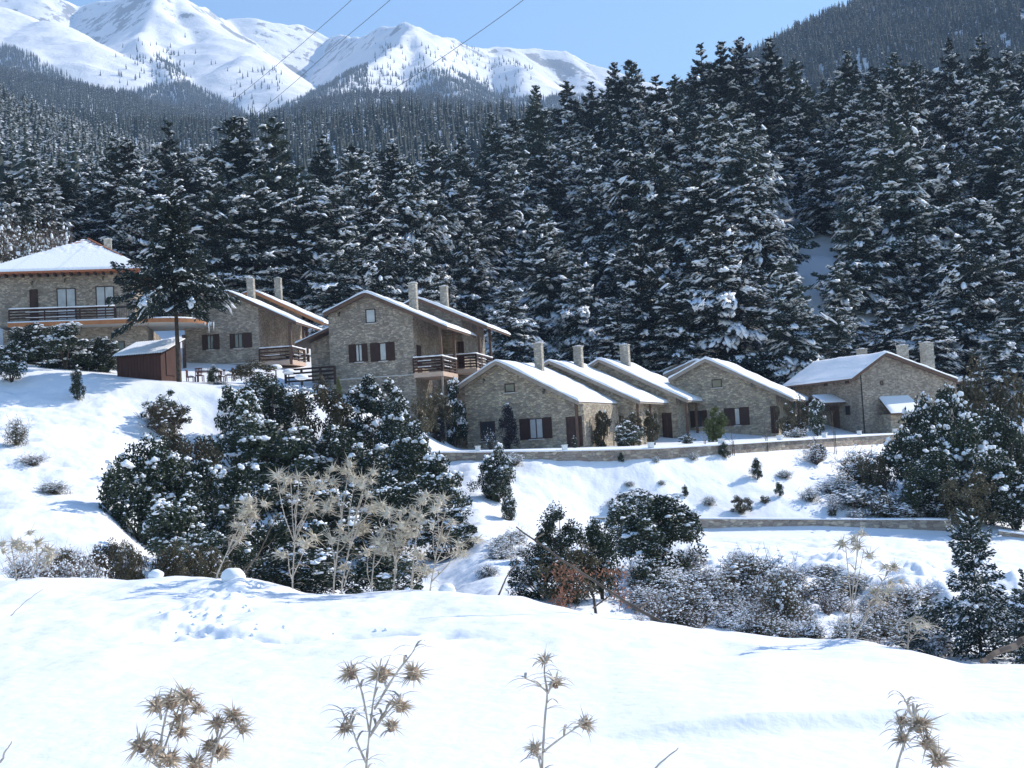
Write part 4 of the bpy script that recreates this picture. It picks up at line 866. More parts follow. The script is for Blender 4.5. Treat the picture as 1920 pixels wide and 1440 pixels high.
Hh.railing([(Hh.L(218, 600, -1.6)[0], -1.6)] + [(p[0] - .1, p[1] + .1) for p in pts[1:12:2]], zfl - .13, 1.0, m='iron', snow=False, vertical=True)
ic = MB()
for px, ln in ((392, .9), (401, .7), (396, .4), (385, .3)):
    x, _ = Hh.L(px, 620, .4); ic.tube([(x, .4, zfl - .3), (x, .4, zfl - .3 - ln)], [.07, .004], 6)
Hh.part('icicle', ic, M['ice'], bal)
for a_, b_, c_, d_ in ((178, 236, 642, 690),): Hh.window(a_, b_, c_, d_, d=.6, panes=3, sill=False)
Hh.door(341, 350, 628, 690, d=.6, leaves_=1)

# --- reddish board shed beside the tall fir
S = House('wooden_shed', 'small red brown board shed with a snow covered lean roof beside the tall fir trunk', 218, 714, 80, 14, cat='shed')
xa, zb = S.L(220, 706); xb, _ = S.L(303, 712); zt = S.L(260, 664)[1]; dp = 2.6; ztb = zt + .95
sb_ = MB(); sb_.add([(xa, 0, zb - 1), (xb, 0, zb - 1), (xb, dp, zb - 1), (xa, dp, zb - 1), (xa, 0, zt), (xb, 0, zt), (xb, dp, ztb), (xa, dp, ztb)], [(0, 1, 5, 4), (1, 2, 6, 5), (2, 3, 7, 6), (3, 0, 4, 7), (4, 5, 6, 7)])
wl = S.part('wall', sb_, M['shed'])
bt = MB()
for k in range(14): x = xa + .12 + k * (xb - xa - .24) / 13; bt.box(x - .02, x + .02, -.025, -.003, zb - .9, zt - .03)
S.part('battens', bt, M['shed'], wl)
S.part('door', MB().box(xb + .003, xb + .05, .6, 1.7, zb - .1, zb + 1.5), M['shed'])
X, Yq = np.meshgrid(np.linspace(xa - .15, xb + .35, 80), np.linspace(-.3, dp + .1, 30), indexing='ij'); rz0 = zt + .06 + (ztb - zt) * Yq / dp; w_ = .025 * np.sin(X * 2 * math.pi / .17)
i, j = np.meshgrid(np.arange(79), np.arange(29), indexing='ij'); fq = np.stack([i * 30 + j, (i + 1) * 30 + j, (i + 1) * 30 + j + 1, i * 30 + j + 1], -1).reshape(-1, 4)
r_ = S.part('roof', MB().add(np.stack([X, Yq, rz0 + w_], -1), fq).add(np.stack([X, Yq, rz0 + w_ - .05], -1), fq[:, ::-1]), M['wood'])
e = np.minimum.reduce([X - xa + .15, xb + .35 - X, Yq + .3, dp + .1 - Yq]); S.part('roof_snow', MB().add(np.stack([X, Yq, rz0 + w_ * .8 + .012 + .1 * np.sqrt(np.clip(1 - (1 - np.clip(e / .18, 0, 1)) ** 2, 0, 1))], -1), fq), M['snow'], r_, True)

# ------------------------------------------------------------------ terrace walls with snow caps and lanterns
def wall_run(name, label, pts, th, drop, m, cap=.11):
    P = np.array([at(*p) for p in pts]); d = np.concatenate([[0], np.cumsum(np.linalg.norm(np.diff(P, axis=0), axis=1))]); q = np.arange(0, d[-1], .5)
    P = np.stack([np.interp(q, d, P[:, k]) for k in range(3)], -1)
    for k in (1, 2): 
        for _ in range(6): P[1:-1, k] = (P[:-2, k] + P[1:-1, k] * 2 + P[2:, k]) / 4
    o = P[0].copy(); r = empty(name, tuple(o), 0, label, 'wall'); P = P - o; n = len(P)
    t = unit(np.gradient(P[:, :2], axis=0)); nrm = np.stack([-t[:, 1], t[:, 0]], -1); b = MB(); v = []
    rs = np.random.RandomState(4)
    for k, (off, zz) in enumerate(((0, -drop), (0, -cap), (th, -cap), (th, -drop))):
        v.append(np.concatenate([P[:, :2] + nrm * off, P[:, 2:] + zz], 1))
    V = np.stack(v, 1); f = [(i * 4 + a, (i + 1) * 4 + a, (i + 1) * 4 + (a + 1) % 4, i * 4 + (a + 1) % 4) for i in range(n - 1) for a in range(4)]
    b.add(V, f); b.f.append(np.array([[0, 1, 2, 3], [(n - 1) * 4 + 3, (n - 1) * 4 + 2, (n - 1) * 4 + 1, (n - 1) * 4]])); b.m.append((0, 2)); o1 = b.build('stone_courses', m, r)
    s = MB(); prof = [(-.10, -cap + .01), (-.11, -cap * .5), (-.07, -.02), (.05, 0), (th - .05, 0), (th + .07, -.03), (th + .1, -cap + .01)]
    wob = 1 + .35 * fbm(np.arange(n) * .21, np.zeros(n), 91, 3)
    V = np.stack([np.concatenate([P[:, :2] + nrm * a, P[:, 2:] + (z + cap) * wob[:, None] - cap], 1) for a, z in prof], 1); k = len(prof)
    s.add(V, [(i * k + a, (i + 1) * k + a, (i + 1) * k + a + 1, i * k + a + 1) for i in range(n - 1) for a in range(k - 1)]); s.build('snow_cap', M['snow'], r, True)
wall_run('stone_wall', 'long upper terrace wall in front of the lower houses, carrying snow and white lanterns', [(800, 846, 75), (896, 845, 75), (1059, 843, 75), (1221, 839, 76), (1353, 832, 79), (1463, 825, 83), (1547, 820, 87), (1612, 816, 91), (1700, 811, 95.5)], .4, 1.6, M['stonew'])
wall_run('stone_wall', 'lower retaining wall above the snowy road, ending at the young fir on the right', [(1108, 967, 70.5), (1330, 970, 71.2), (1550, 971, 71), (1783, 972, 70)], .4, 1.5, M['stonew'])
wall_run('stone_wall', 'short stretch of low wall right of the young fir', [(1872, 992, 69), (1925, 1000, 68.5), (2010, 1010, 68)], .4, 1.2, M['stonew'])
ln0 = None
names = ['leftmost', 'second', 'third', 'fourth', 'fifth', 'sixth', 'seventh', 'rightmost']
for k, (px, py, Y) in enumerate([(896, 845, 75.15), (1059, 843, 75.15), (1221, 838, 76.15), (1353, 831, 79.15), (1463, 824, 83.15), (1547, 819, 87.15), (1612, 815, 91.15), (1679, 811, 95)]):
    p = at(px, py, Y); r = empty('wall_lantern', (p[0], p[1] + .1, p[2] - .05), .2 * k, 'white cube lantern on the upper terrace wall, ' + names[k] + (' of the eight' if k in (0, 7) else ' from the left'), 'lantern', 'lanterns on the terrace wall')
    b = MB(); b.box(-.15, .15, -.15, .15, .03, .30); b.build('shade', M['lamp'], r); c = MB(); c.box(-.18, .18, -.18, .18, .303, .35); c.build('lid', M['lamp'], r); MB().box(-.12, .12, -.12, .12, -.05, .028).build('foot', M['iron'], r)
# ------------------------------------------------------------------ shrubs and small trees, each where it grows
SH = dict(
 oak=[shrub_mesh(201 + i, 'leaf', [1.15, .9, 1.28][i % 3], 60, 170, .042, low=.0) for i in range(4)],
 snowy=[shrub_mesh(221 + i, 'leaf', 1.5, 46, 150, .05, low=.05) for i in range(3)],
 heavy=[shrub_mesh(231 + i, 'leaf', 2.2, 34, 110, .055, low=.05) for i in range(2)],
 green=[shrub_mesh(241 + i, 'leaf_brown', .35, 40, 150, .045, low=.05) for i in range(2)],
 yellow=[shrub_mesh(251, 'leaf_light', .0, 30, 120, .05, cone=.7, low=.05)],
 holly=[shrub_mesh(261 + i, 'leaf', .6, 44, 160, .04, cone=.6, low=.0) for i in range(3)],
 purple=[shrub_mesh(271, 'leaf_purple', .35, 50, 160, .04, cone=.75, low=.0)],
 bamboo=[shrub_mesh(281, 'leaf_light', .0, 30, 150, .06, cone=.25, low=.05), shrub_mesh(282, 'leaf_brown', .1, 30, 150, .06, cone=.3, low=.05)],
)
SC = dict(scrub=[scrub_mesh(301 + i, 'twig', .8, 130) for i in range(3)], bare=[scrub_mesh(311 + i, 'twig', .3, 60) for i in range(2)], grey=[scrub_mesh(321 + i, 'leaf_brown', .65, 120, leafy=1500) for i in range(2)], load=[scrub_mesh(331 + i, 'leaf_brown', 1.7, 90, leafy=1500) for i in range(2)])
DF = [fir_mesh(141, 5, 2.3, 17, dens=.42, snow=1.3, droop=.2, tuft=.10, shape=.95, bare=.03), fir_mesh(142, 5, 1.7, 15, dens=.4, snow=1., droop=.15, tuft=.10, shape=.95, bare=.03)]
rp = random.Random(77)
def ground_pt(px, pyb, Y=None, y0=24.):
    if Y is None:
        p = hit(px, pyb, y0)
        if p is not None: return p[0], p[1], hgt(p[0], p[1])
        Y = 60
    q = at(px, pyb, Y); return q[0], Y, hgt(q[0], Y)
def plant(kind, px, py, w, h, label, Y=None, cat='shrub', name='snowy_shrub', group=None, v=None, zoff=0):
    """px,py = middle of the crown in the photo, w,h its size in photo pixels"""
    x, y, z = ground_pt(px, py + h / 2, Y); z -= .1
    ztop = at(px, py - h / 2, y)[2]; hh = max(.25, ztop - z); ww = w / FPX * y / 2 * 1.08
    if kind in SH:
        ms = SH[kind][v if v is not None else rp.randrange(len(SH[kind]))]; s = (ww, ww * rp.uniform(.85, 1.1), hh / 1.9)
        return place(name, ms, (x, y, z), s, rp.random() * 6.28, label, cat, group)
    ms = SC[kind][v if v is not None else rp.randrange(len(SC[kind]))]
    return place(name, ms, (x, y, z), (ww, ww, hh / 1.45), rp.random() * 6.28, label, cat, group, parts=('twigs',))
def P(*a, **k): return plant(*a, **k)
# left, around the hotel
P('snowy', 22, 680, 70, 78, 'snow loaded shrub at the left edge just below the big hip roofed house')
P('oak', 62, 632, 110, 72, 'dark bluish shrub under the left end of the long balcony', Y=86)
P('snowy', 125, 668, 120, 120, 'broad shaded shrub left of the board shed, the larger one', Y=82)
P('holly', 145, 718, 36, 66, 'small pointed dark conifer standing in snow left of the board shed', name='small_conifer')
P('oak', 192, 665, 70, 90, 'dark leafy shrub tucked against the left wall of the board shed', Y=84)
for q_ in range(6): P('oak', 20 + q_ * 36, 690 - q_ * 2, 64, 50, 'low dark shrub of the shaded hedge under the long balcony', Y=83.5 + q_ * .2, name='hedge_shrub', group='low shrubs under the long balcony')
P('grey', 30, 806, 50, 56, 'small grey twiggy bush on the bright snow slope at the left', cat='bush', name='twiggy_bush')
P('load', 100, 912, 70, 26, 'low snow buried bush lower on the left snow slope', cat='bush', name='buried_bush')
P('scrub', 60, 860, 60, 26, 'low twigs poking out of the left snow slope under the grey bush', cat='bush', name='buried_bush')
P('heavy', 310, 752, 84, 40, 'round cap of snow on the twiggy dome bush below the shed', Y=71.5)
P('bare', 306, 782, 98, 76, 'dome shaped dark twiggy bush with a thick snow cap, below the shed', cat='bush', name='twiggy_bush')
P('green', 312, 785, 84, 62, 'dark inner shrub of the dome bush below the shed')
P('scrub', 405, 735, 55, 40, 'thin snowy brush in front of the garden table', cat='bush', name='twiggy_bush', Y=79.5)
P('holly', 402, 715, 36, 62, 'sparse little conifer right in front of the garden table', name='small_conifer', Y=80)
# the big clump in the middle
cl = [('oak', 270, 925, 165, 235, 'largest dark evergreen shrub at the left end of the big clump', 53), ('green', 345, 850, 140, 110, 'olive green shrub on top of the left end of the big clump', 60),
 ('oak', 375, 920, 150, 170, 'dark evergreen shrub with bright snow tufts, second from the left in the clump', 54), ('snowy', 345, 1010, 150, 170, 'low evergreen shrub at the foot of the clump, left of the leaning thistle', 47),
 ('snowy', 445, 785, 110, 120, 'pale frosted shrub at the upper left of the clump', 68), ('oak', 515, 760, 140, 130, 'dark shrub below the curved snow rail at the top of the clump', 72), ('green', 480, 712, 90, 74, 'bare green shrub beside the house corner at the top of the clump', 80),
 ('green', 612, 775, 110, 130, 'olive shrub below the thin yellow cypress', 70), ('snowy', 700, 770, 120, 130, 'bulging shrub with fat snow cushions beneath the two storey house', 72), ('oak', 745, 800, 100, 120, 'dark shrub at the corner foot of the two storey house', 69),
 ('snowy', 530, 850, 190, 150, 'wide snow streaked evergreen in the centre of the clump', 63), ('oak', 650, 865, 160, 150, 'dark evergreen right of the clump centre, behind the tall thistles', 63), ('oak', 770, 860, 130, 150, 'rounded evergreen at the right shoulder of the clump', 66),
 ('oak', 480, 975, 190, 210, 'deep shaded evergreen behind the thistle that stands alone', 50), ('snowy', 610, 990, 190, 200, 'snow banded evergreen behind the tallest thistle bundle', 51), ('oak', 720, 960, 170, 190, 'dark evergreen behind the dense thistle bundle on the right', 55),
 ('snowy', 820, 925, 120, 150, 'speckled evergreen at the lower right shoulder of the clump', 60), ('snowy', 850, 1020, 110, 140, 'snowy evergreen at the lower right end of the clump', 54), ('oak', 420, 1045, 130, 110, 'lowest dark shrub just behind the snow crest, left of centre', 43),
 ('oak', 560, 1060, 200, 110, 'lowest dark shrub behind the snow crest at the lone thistle', 42), ('oak', 720, 1060, 180, 100, 'lowest dark shrub behind the crest at the right thistles', 42)]
for k, px, py, w_, h_, lb, Y in cl: P(k, px, py, w_, h_, lb, Y=Y, name='evergreen_shrub')
P('yellow', 637, 738, 20, 62, 'thin yellow green cypress against the two storey house base', Y=80, cat='tree', name='cypress')
P('green', 820, 755, 60, 50, 'shrub under the wooden balcony, left one', Y=84); P('snowy', 850, 740, 50, 60, 'snow specked shrub under the wooden balcony, right one', Y=87); P('green', 795, 770, 50, 70, 'olive shrub by the garden corner under the balcony', Y=80)
P('purple', 825, 815, 44, 66, 'dark hedge plant in front of the lean to of the first lower house', Y=84)
# small snowy tree near the wall and saplings
P('heavy', 932, 860, 62, 56, 'snow mound on the crooked little tree by the terrace wall', Y=68); P('oak', 925, 895, 72, 90, 'crooked little snow topped tree standing in front of the terrace wall', Y=68, cat='tree', name='small_tree'); P('oak', 955, 945, 30, 50, 'slim sapling right of the crooked little tree', Y=63, cat='tree', name='sapling')
P('load', 965, 862, 36, 30, 'small snow heaped bush right of the crooked little tree'); P('yellow', 825, 857, 12, 26, 'tiny yellow green conifer at the left end of the terrace wall', Y=74, name='small_conifer')
# terrace plants
P('purple', 955, 793, 46, 82, 'pointed dark purple conifer against the first lower gable', Y=84.5, cat='tree', name='pointed_conifer'); P('bare', 920, 820, 30, 44, 'bare twiggy bush left of the pointed purple conifer', Y=84, cat='bush', name='twiggy_bush')
P('bamboo', 1130, 800, 46, 64, 'green shrub at the corner post of the first lower house', Y=86, v=1); P('heavy', 1175, 812, 56, 46, 'round snow covered bush in front of the second lower house', Y=86); P('green', 1185, 785, 50, 30, 'bluish shrub behind the round snow covered bush', Y=88)
P('bamboo', 1222, 800, 42, 66, 'green shrub between the second and third lower house', Y=88, v=1); P('bamboo', 1345, 795, 46, 62, 'yellow green bamboo like shrub under the attic window house', Y=90, v=0); P('heavy', 1290, 824, 30, 20, 'small white snow heap with leaves on the terrace', Y=87)
P('green', 1478, 785, 40, 70, 'dark green climber under the right porch of the attic window house', Y=97); P('green', 1505, 780, 36, 74, 'second dark green climber under the same right porch, nearer the canopy', Y=99); P('snowy', 1532, 775, 32, 60, 'bluish frosted conifer beside the canopy door of the right house', Y=97); P('load', 1495, 812, 40, 22, 'snow covered low bush on the terrace below the right porch', Y=92)
P('holly', 1078, 828, 14, 22, 'small green ball shrub by the first lower house door', Y=82)
# along the upper wall foot and on the slope
sl_ = [('holly', 1165, 856, 16, 20), ('load', 1300, 856, 22, 18), ('holly', 1357, 842, 30, 30), ('load', 1230, 862, 16, 14), ('holly', 1420, 878, 34, 44), ('scrub', 1530, 850, 50, 44), ('oak', 1538, 845, 28, 34), ('load', 1470, 888, 34, 18), ('holly', 1462, 918, 22, 32), ('green', 1390, 945, 44, 34),
       ('green', 1434, 938, 22, 18), ('load', 1330, 938, 30, 22), ('holly', 1285, 920, 18, 24), ('load', 1150, 942, 30, 18), ('load', 1180, 906, 24, 12), ('load', 1520, 925, 44, 28), ('scrub', 1565, 945, 30, 34), ('load', 1240, 905, 20, 12), ('green', 1560, 962, 20, 14), ('load', 1580, 905, 50, 40)]
wh = ['under the left part of the wall', 'under the middle of the wall', 'against the wall by the fourth lantern', 'low by the wall foot', 'alone in the middle of the upper slope', 'of thin twigs near the sixth lantern', 'dark and small near the sixth lantern', 'half buried right of the lone sapling', 'upright and narrow in the middle of the slope', 'dense and green above the lower wall',
      'round and tiny right of the dense green one', 'buried left of the dense green one', 'thin by the big round bush', 'flat at the left of the lower wall', 'flat high on the slope', 'low in the hollow right of centre', 'brown and twiggy above the lower wall', 'flat between the round bush and wall', 'tiny above the lower wall', 'spreading left of the big grey shrub']
for (k, px, py, w_, h_), s_l in zip(sl_, wh): P(k, px, py, w_, h_, 'small plant on the snow slope, ' + s_l, name='young_shrub')
P('grey', 1618, 872, 104, 74, 'big grey green shrub under the right end of the terrace wall', v=0); P('green', 1650, 890, 80, 90, 'dark half of the big shrub under the right end of the terrace wall')
P('load', 1610, 930, 110, 44, 'snow buried scrub below the big grey shrub', cat='bush', name='buried_bush'); P('load', 1700, 955, 110, 36, 'snow buried scrub at the right end of the lower wall', cat='bush', name='buried_bush'); P('grey', 1660, 945, 60, 50, 'grey bush in the snowy scrub above the lower wall', cat='bush', name='twiggy_bush')
for i in range(16):
    P('load', rp.uniform(1540, 1740), rp.uniform(890, 968), rp.uniform(20, 50), rp.uniform(12, 26), 'snow heaped tuft on the rough slope above the right end of the lower wall', cat='bush', name='snow_tuft', group='snow heaped tufts on the rough slope')
# big round bush, hollies
P('oak', 1240, 1000, 170, 150, 'big round dark bush with snow on its back, centre right', cat='bush', name='evergreen_bush'); P('heavy', 1222, 945, 130, 60, 'thick snow pad on the back of the big round bush', cat='bush', name='snowy_bush'); P('snowy', 1180, 985, 90, 110, 'snow specked left part of the big round bush', cat='bush', name='snowy_bush')
P('holly', 1052, 1000, 120, 120, 'leafy holly like shrub left of the big round bush, upper one', name='holly_shrub'); P('holly', 1130, 1045, 100, 160, 'pointed holly like shrub below the big round bush', name='holly_shrub'); P('oak', 1020, 1070, 110, 110, 'low dark shrub behind the fallen branch', name='holly_shrub'); P('green', 1075, 1075, 130, 110, 'olive shrub among the rusty leaves', name='holly_shrub')
P('snowy', 1215, 1085, 70, 70, 'snowy shrub right of the rusty leaves')
# right hand group of trees
for k, px, py, w_, h_, lb, Y in [('oak', 1770, 755, 130, 130, 'dark crown touching the roof of the right house', 80), ('green', 1860, 745, 150, 130, 'tallest olive dark tree at the right edge behind the others', 84), ('oak', 1730, 830, 110, 130, 'snow tufted tree at the right end of the terrace wall', 76), ('snowy', 1800, 830, 120, 130, 'tree with white snow hollows in the right hand group', 75), ('oak', 1890, 850, 130, 200, 'dark tall tree on the right picture edge', 78),
    ('oak', 1745, 895, 120, 110, 'spreading lower tree of the right group above the slope edge', 72), ('snowy', 1855, 880, 110, 90, 'tree with the biggest fan of snow in the right group', 72), ('green', 1820, 930, 120, 100, 'olive tree at the foot of the right group', 70), ('oak', 1905, 935, 110, 110, 'lowest dark tree at the right picture edge', 71)]:
    P(k, px, py, w_, h_, lb, Y=Y, cat='tree', name='evergreen_tree')
# rough brush in the gully
rows = 0
for i in range(76):
    px = rp.uniform(1190, 1745); t = rp.random(); lo = np.interp(px, [1190, 1400, 1600, 1745], [1150, 1172, 1200, 1225]); hi = np.interp(px, [1190, 1330, 1500, 1745], [1080, 1060, 1075, 1120]); py = lo + (hi - lo) * t
    k = rp.choice(['scrub', 'grey', 'load', 'grey', 'scrub', 'bare']); P(k, px, py - 18, rp.uniform(40, 100), rp.uniform(24, 60), 'snow laden brush in the rough gully thicket on the lower right', cat='bush', name='brush', group='brush of the gully thicket')
for i in range(30): px = rp.uniform(1240, 1790); h_ = rp.uniform(26, 52); P(rp.choice(['grey', 'scrub', 'bare', 'load']), px, np.interp(px, [1190, 1400, 1600, 1790], [1165, 1192, 1216, 1244]) - h_ / 2 - rp.uniform(0, 18), rp.uniform(36, 80), h_, 'snow laden brush just behind the right part of the snow crest', cat='bush', name='brush', group='brush behind the right part of the crest')
for px, py, w_, h_, lb in ((1410, 1075, 150, 90, 'widest grey brush at the top of the gully thicket'), (1470, 1110, 90, 110, 'brown twiggy brush in the middle of the gully thicket'), (1290, 1130, 110, 70, 'grey brush at the left of the gully thicket')): P('grey', px, py, w_, h_, lb, cat='bush', name='brush')
for i in range(22): P('bare', rp.uniform(1200, 1560), rp.uniform(1120, 1165), rp.uniform(26, 50), rp.uniform(40, 70), 'bare upright twigs sticking out of the gully thicket', cat='bush', name='bare_twigs', group='bare twigs of the gully thicket')
for i in range(18): P(rp.choice(['grey', 'bare', 'bare']), rp.uniform(-20, 120), rp.uniform(400, 470), rp.uniform(50, 80), rp.uniform(40, 60), 'grey leafless snowy bush on the bank behind the hip roofed house', Y=rp.uniform(106, 128), cat='bush', name='leafless_bush', group='leafless bushes behind the hip roofed house')
# left crest brush
for i in range(16): P(rp.choice(['green', 'scrub', 'green']), rp.uniform(110, 420), rp.uniform(1035, 1060), rp.uniform(50, 90), rp.uniform(34, 60), 'low olive brush just behind the snow crest at the left', Y=rp.uniform(34, 40), cat='bush', name='brush', group='low brush behind the left part of the crest')
for i in range(7): P('scrub', 40 + i * 22, 1055, 60, 44, 'snowy brush behind the crest at the far left', Y=rp.uniform(32, 38), cat='bush', name='brush', group='snowy brush at the far left of the crest')
for i in range(8): P('load', rp.uniform(860, 1000), rp.uniform(990, 1090), rp.uniform(40, 80), rp.uniform(20, 36), 'snow covered lump of brush in the hollow between the clump and the hollies', cat='bush', name='buried_bush', group='snow covered lumps in the central hollow')
# young firs at the right, tall fir by the hotel
def fir(px, top, bot, Y, ms, label, w=None, H=5):
    q = at(px, bot, Y); z = min(hgt(q[0], Y), q[2]) - .1; s = (at(px, top, Y)[2] - z) / H; ww = s if w is None else w / FPX * Y / 2 / 2.1 * (H / 5) * (1 if H == 5 else .5)
    return place('fir_tree', ms, (q[0], Y, z), (ww, ww, s), 1.3, label, 'tree')
fir(1842, 938, 1252, 28.5, DF[0], 'young dark fir with little snow, standing at the right in front of the road', w=200)
fir(1935, 1060, 1262, 27, DF[1], 'small dark fir cut by the right picture edge', w=150); fir(1715, 1120, 1235, 28, DF[1], 'little dark fir at the foot of the young fir, on its left', w=90)
BF = fir_mesh(151, 15, 5.5, 20, dens=1.2, snow=.7, droop=.24, tuft=.22, shape=1.1, bare=.41)
q = at(336, 716, 79.5); zb = hgt(q[0], 79.5) - .1; s = (at(333, 352, 79.5)[2] - zb) / 15
place('fir_tree', BF, (q[0], 79.5, zb), (s * .85, s * .85, s), 2.2, 'tall fir with a bare lower trunk in front of the hip roofed house', 'tree')

# ------------------------------------------------------------------ thistles
def head(b, c, d, r, rs, n=46, spl=1.0, m=(1, 2)):
    """spiny head: ovoid core and radiating bracts; c centre, d axis"""
    d = d / np.linalg.norm(d); V, F = ICO[1]; a = np.cross(d, [0, 0, 1.]) if abs(d[2]) < .9 else np.cross(d, [1., 0, 0]); a /= np.linalg.norm(a); e = np.cross(d, a)
    Q = V * (1 + .1 * rs.randn(len(V), 1)); P = c + r * .55 * (Q[:, :1] * a + Q[:, 1:2] * e) + r * .72 * Q[:, 2:] * d; b.add(P, F, m[1])
    th = rs.rand(n) * 6.28; up = rs.uniform(-.5, 1, n); rad = np.sqrt(np.clip(1 - up * up * .7, .05, 1))
    dirs = unit((np.cos(th) * rad)[:, None] * a + (np.sin(th) * rad)[:, None] * e + up[:, None] * d + rs.randn(n, 3) * .12)
    base = c + dirs * r * .35; L = r * spl * (.75 + .75 * rs.rand(n)) * np.where(rs.rand(n) < .2, 1.6, 1); side = unit(np.cross(dirs, rs.randn(n, 3)));  w = r * .11; s2 = np.cross(dirs, side)
    tip = base + dirs * L[:, None] + np.array([0, 0, -1]) * (L * .12 * rs.rand(n))[:, None]; mid = base + dirs * (L * .4)[:, None]
    v = np.stack([base + side * w, base - side * w * .5 + s2 * w * .87, base - side * w * .5 - s2 * w * .87, mid + side * w * .55, mid - side * w * .3 + s2 * w * .5, mid - side * w * .3 - s2 * w * .5, tip], 1)
    f = np.array([(0, 1, 4, 3), (1, 2, 5, 4), (2, 0, 3, 5), (3, 4, 6, 6), (4, 5, 6, 6), (5, 3, 6, 6)]); fq = f[:3]; ft = f[3:, :3]
    off = (np.arange(n) * 7)[:, None, None]; b.add(v, (fq[None] + off).reshape(-1, 4), m[0]); b.f.append((ft[None] + off).reshape(-1, 3) + b.n - 7 * n); b.m.append((m[0], 3 * n))
def bract(b, p, d, L, w, rs, m=0, curl=.6):
    d = d / np.linalg.norm(d); s = np.linspace(0, 1, 6)[:, None]; P = p + d * L * s + np.array([0, 0, -1]) * L * curl * s ** 2.2; sd = np.cross(d, [0, 0, 1.]); sd /= np.linalg.norm(sd) + 1e-6
    ww = w * (1 - s) * (.35 + s * 1.4); V = np.concatenate([P - sd * ww, P + sd * ww, P + np.array([0, 0, .25]) * ww]).reshape(3, 6, 3); 
    f = [(i, i + 1, 13 + i, 12 + i) for i in range(5)] + [(12 + i, 13 + i, 7 + i, 6 + i) for i in range(5)]; b.add(V.reshape(-1, 3), f, m)
def thistle(label, Y, stems, heads, rs_seed, r=.027, stem_r=.0048, head_n=54, spl=1., brl=.085, mats=('straw2', 'thead', 'tcore'), nb=3, cat='thistle', heads_children=True, group=None):
    """stems: lists of photo px points; heads: (px,py, axis tilt px, size)"""
    rs = np.random.RandomState(rs_seed); p0 = stems[0][0]; base = at(p0[0], p0[1], Y); zg = hgt(base[0], Y); root = empty('thistle', (base[0], Y, zg), 0, label, cat, group); o = np.array([base[0], Y, zg])
    b = MB()
    for k, st in enumerate(stems):
        dy = (rs.rand() - .5) * .12 * (Y / 3.4) if k else 0; P = [at(x, y, Y + dy * min(1, i / max(1, len(st) - 1))) - o for i, (x, y) in enumerate(st)]
        if k == 0 and P[0][2] > -.05: P = [np.array([P[0][0] * .6, 0, -.12])] + P
        P = np.array(P); t = np.linspace(0, len(P) - 1, (len(P) - 1) * 4 + 1); Q = np.stack([np.interp(t, np.arange(len(P)), P[:, q]) for q in range(3)], -1)
        for _ in range(2): Q[1:-1] = (Q[:-2] + 2 * Q[1:-1] + Q[2:]) / 4
        r0_ = stem_r * (1 if k == 0 else .72); b.tube(Q, np.linspace(r0_, r0_ * .5, len(Q)) * (1 + .15 * rs.randn(len(Q))), 6)
        for j in range(len(P) * nb):
            i = rs.randint(2, len(Q)); th = rs.rand() * 6.28; bract(b, Q[i], np.array([math.cos(th), math.sin(th) * .5, .35 + .4 * rs.rand()]), brl * (.5 + .7 * rs.rand()), brl * .09, rs)
    b.build('stem', [M[m] for m in mats], root)
    for (px, py, tx, sz) in heads:
        hb = MB(); c = at(px, py, Y + (rs.rand() - .5) * .12 * (Y / 3.4)) - o; d = np.array([tx, -.25 + .3 * rs.randn(), 1.]); head(hb, c, d, r * sz, rs, head_n, spl)
        for j in range(5): th = rs.rand() * 6.28; bract(hb, c - d / np.linalg.norm(d) * r * sz * .4, np.array([math.cos(th), math.sin(th), .25]), brl * .75 * (.6 + .5 * rs.rand()), brl * .07, rs, 0, .5)
        hb.build('flower_head', [M[m] for m in mats], root)
    return root
Yf = 3.6
thistle('foreground thistle with six spiny heads, left of the picture centre', Yf, [[(684, 1560), (686, 1440), (692, 1380), (700, 1310), (715, 1235)], [(692, 1370), (680, 1300), (664, 1255), (658, 1240)], [(702, 1330), (740, 1265), (775, 1222), (779, 1212)], [(693, 1382), (718, 1345), (745, 1315), (752, 1300)], [(697, 1372), (725, 1330), (740, 1305)], [(686, 1430), (668, 1390), (655, 1350), (648, 1345)], [(650, 1352), (640, 1330)]],
        [(658, 1262, -.5, 1.05), (716, 1266, .0, 1.25), (776, 1264, .5, 1.15), (752, 1325, .3, 1.0), (735, 1362, .3, .85), (647, 1365, -.4, .85)], 1)
thistle('bushy foreground thistle with the most heads, at the lower left', Yf, [[(300, 1600), (300, 1440), (302, 1380), (318, 1310), (322, 1290)], [(302, 1420), (320, 1370), (338, 1320), (340, 1300)], [(300, 1440), (275, 1400), (262, 1395)], [(302, 1350), (298, 1320), (293, 1310)], [(338, 1360), (345, 1310), (355, 1290)], [(300, 1440), (285, 1430), (270, 1420)]],
        [(293, 1325, -.4, 1.), (322, 1318, -.1, 1.1), (350, 1308, .1, 1.25), (371, 1330, .5, .85), (338, 1348, .2, .9), (340, 1372, .2, .9), (262, 1398, -.6, 1.15), (287, 1408, .1, 1.1), (318, 1425, .2, 1.2)], 2)
thistle('foreground thistle leaning right beside the bushiest one at the lower left', Yf + .1, [[(385, 1600), (392, 1440), (405, 1400), (425, 1345), (436, 1330)], [(400, 1410), (410, 1370), (408, 1345)], [(415, 1385), (445, 1360), (455, 1350)], [(392, 1450), (365, 1430)]],
        [(437, 1343, .2, 1.1), (407, 1356, -.1, 1.), (455, 1368, .6, .8), (395, 1398, -.5, 1.), (413, 1412, .2, 1.15), (367, 1432, -.2, 1.1)], 3)
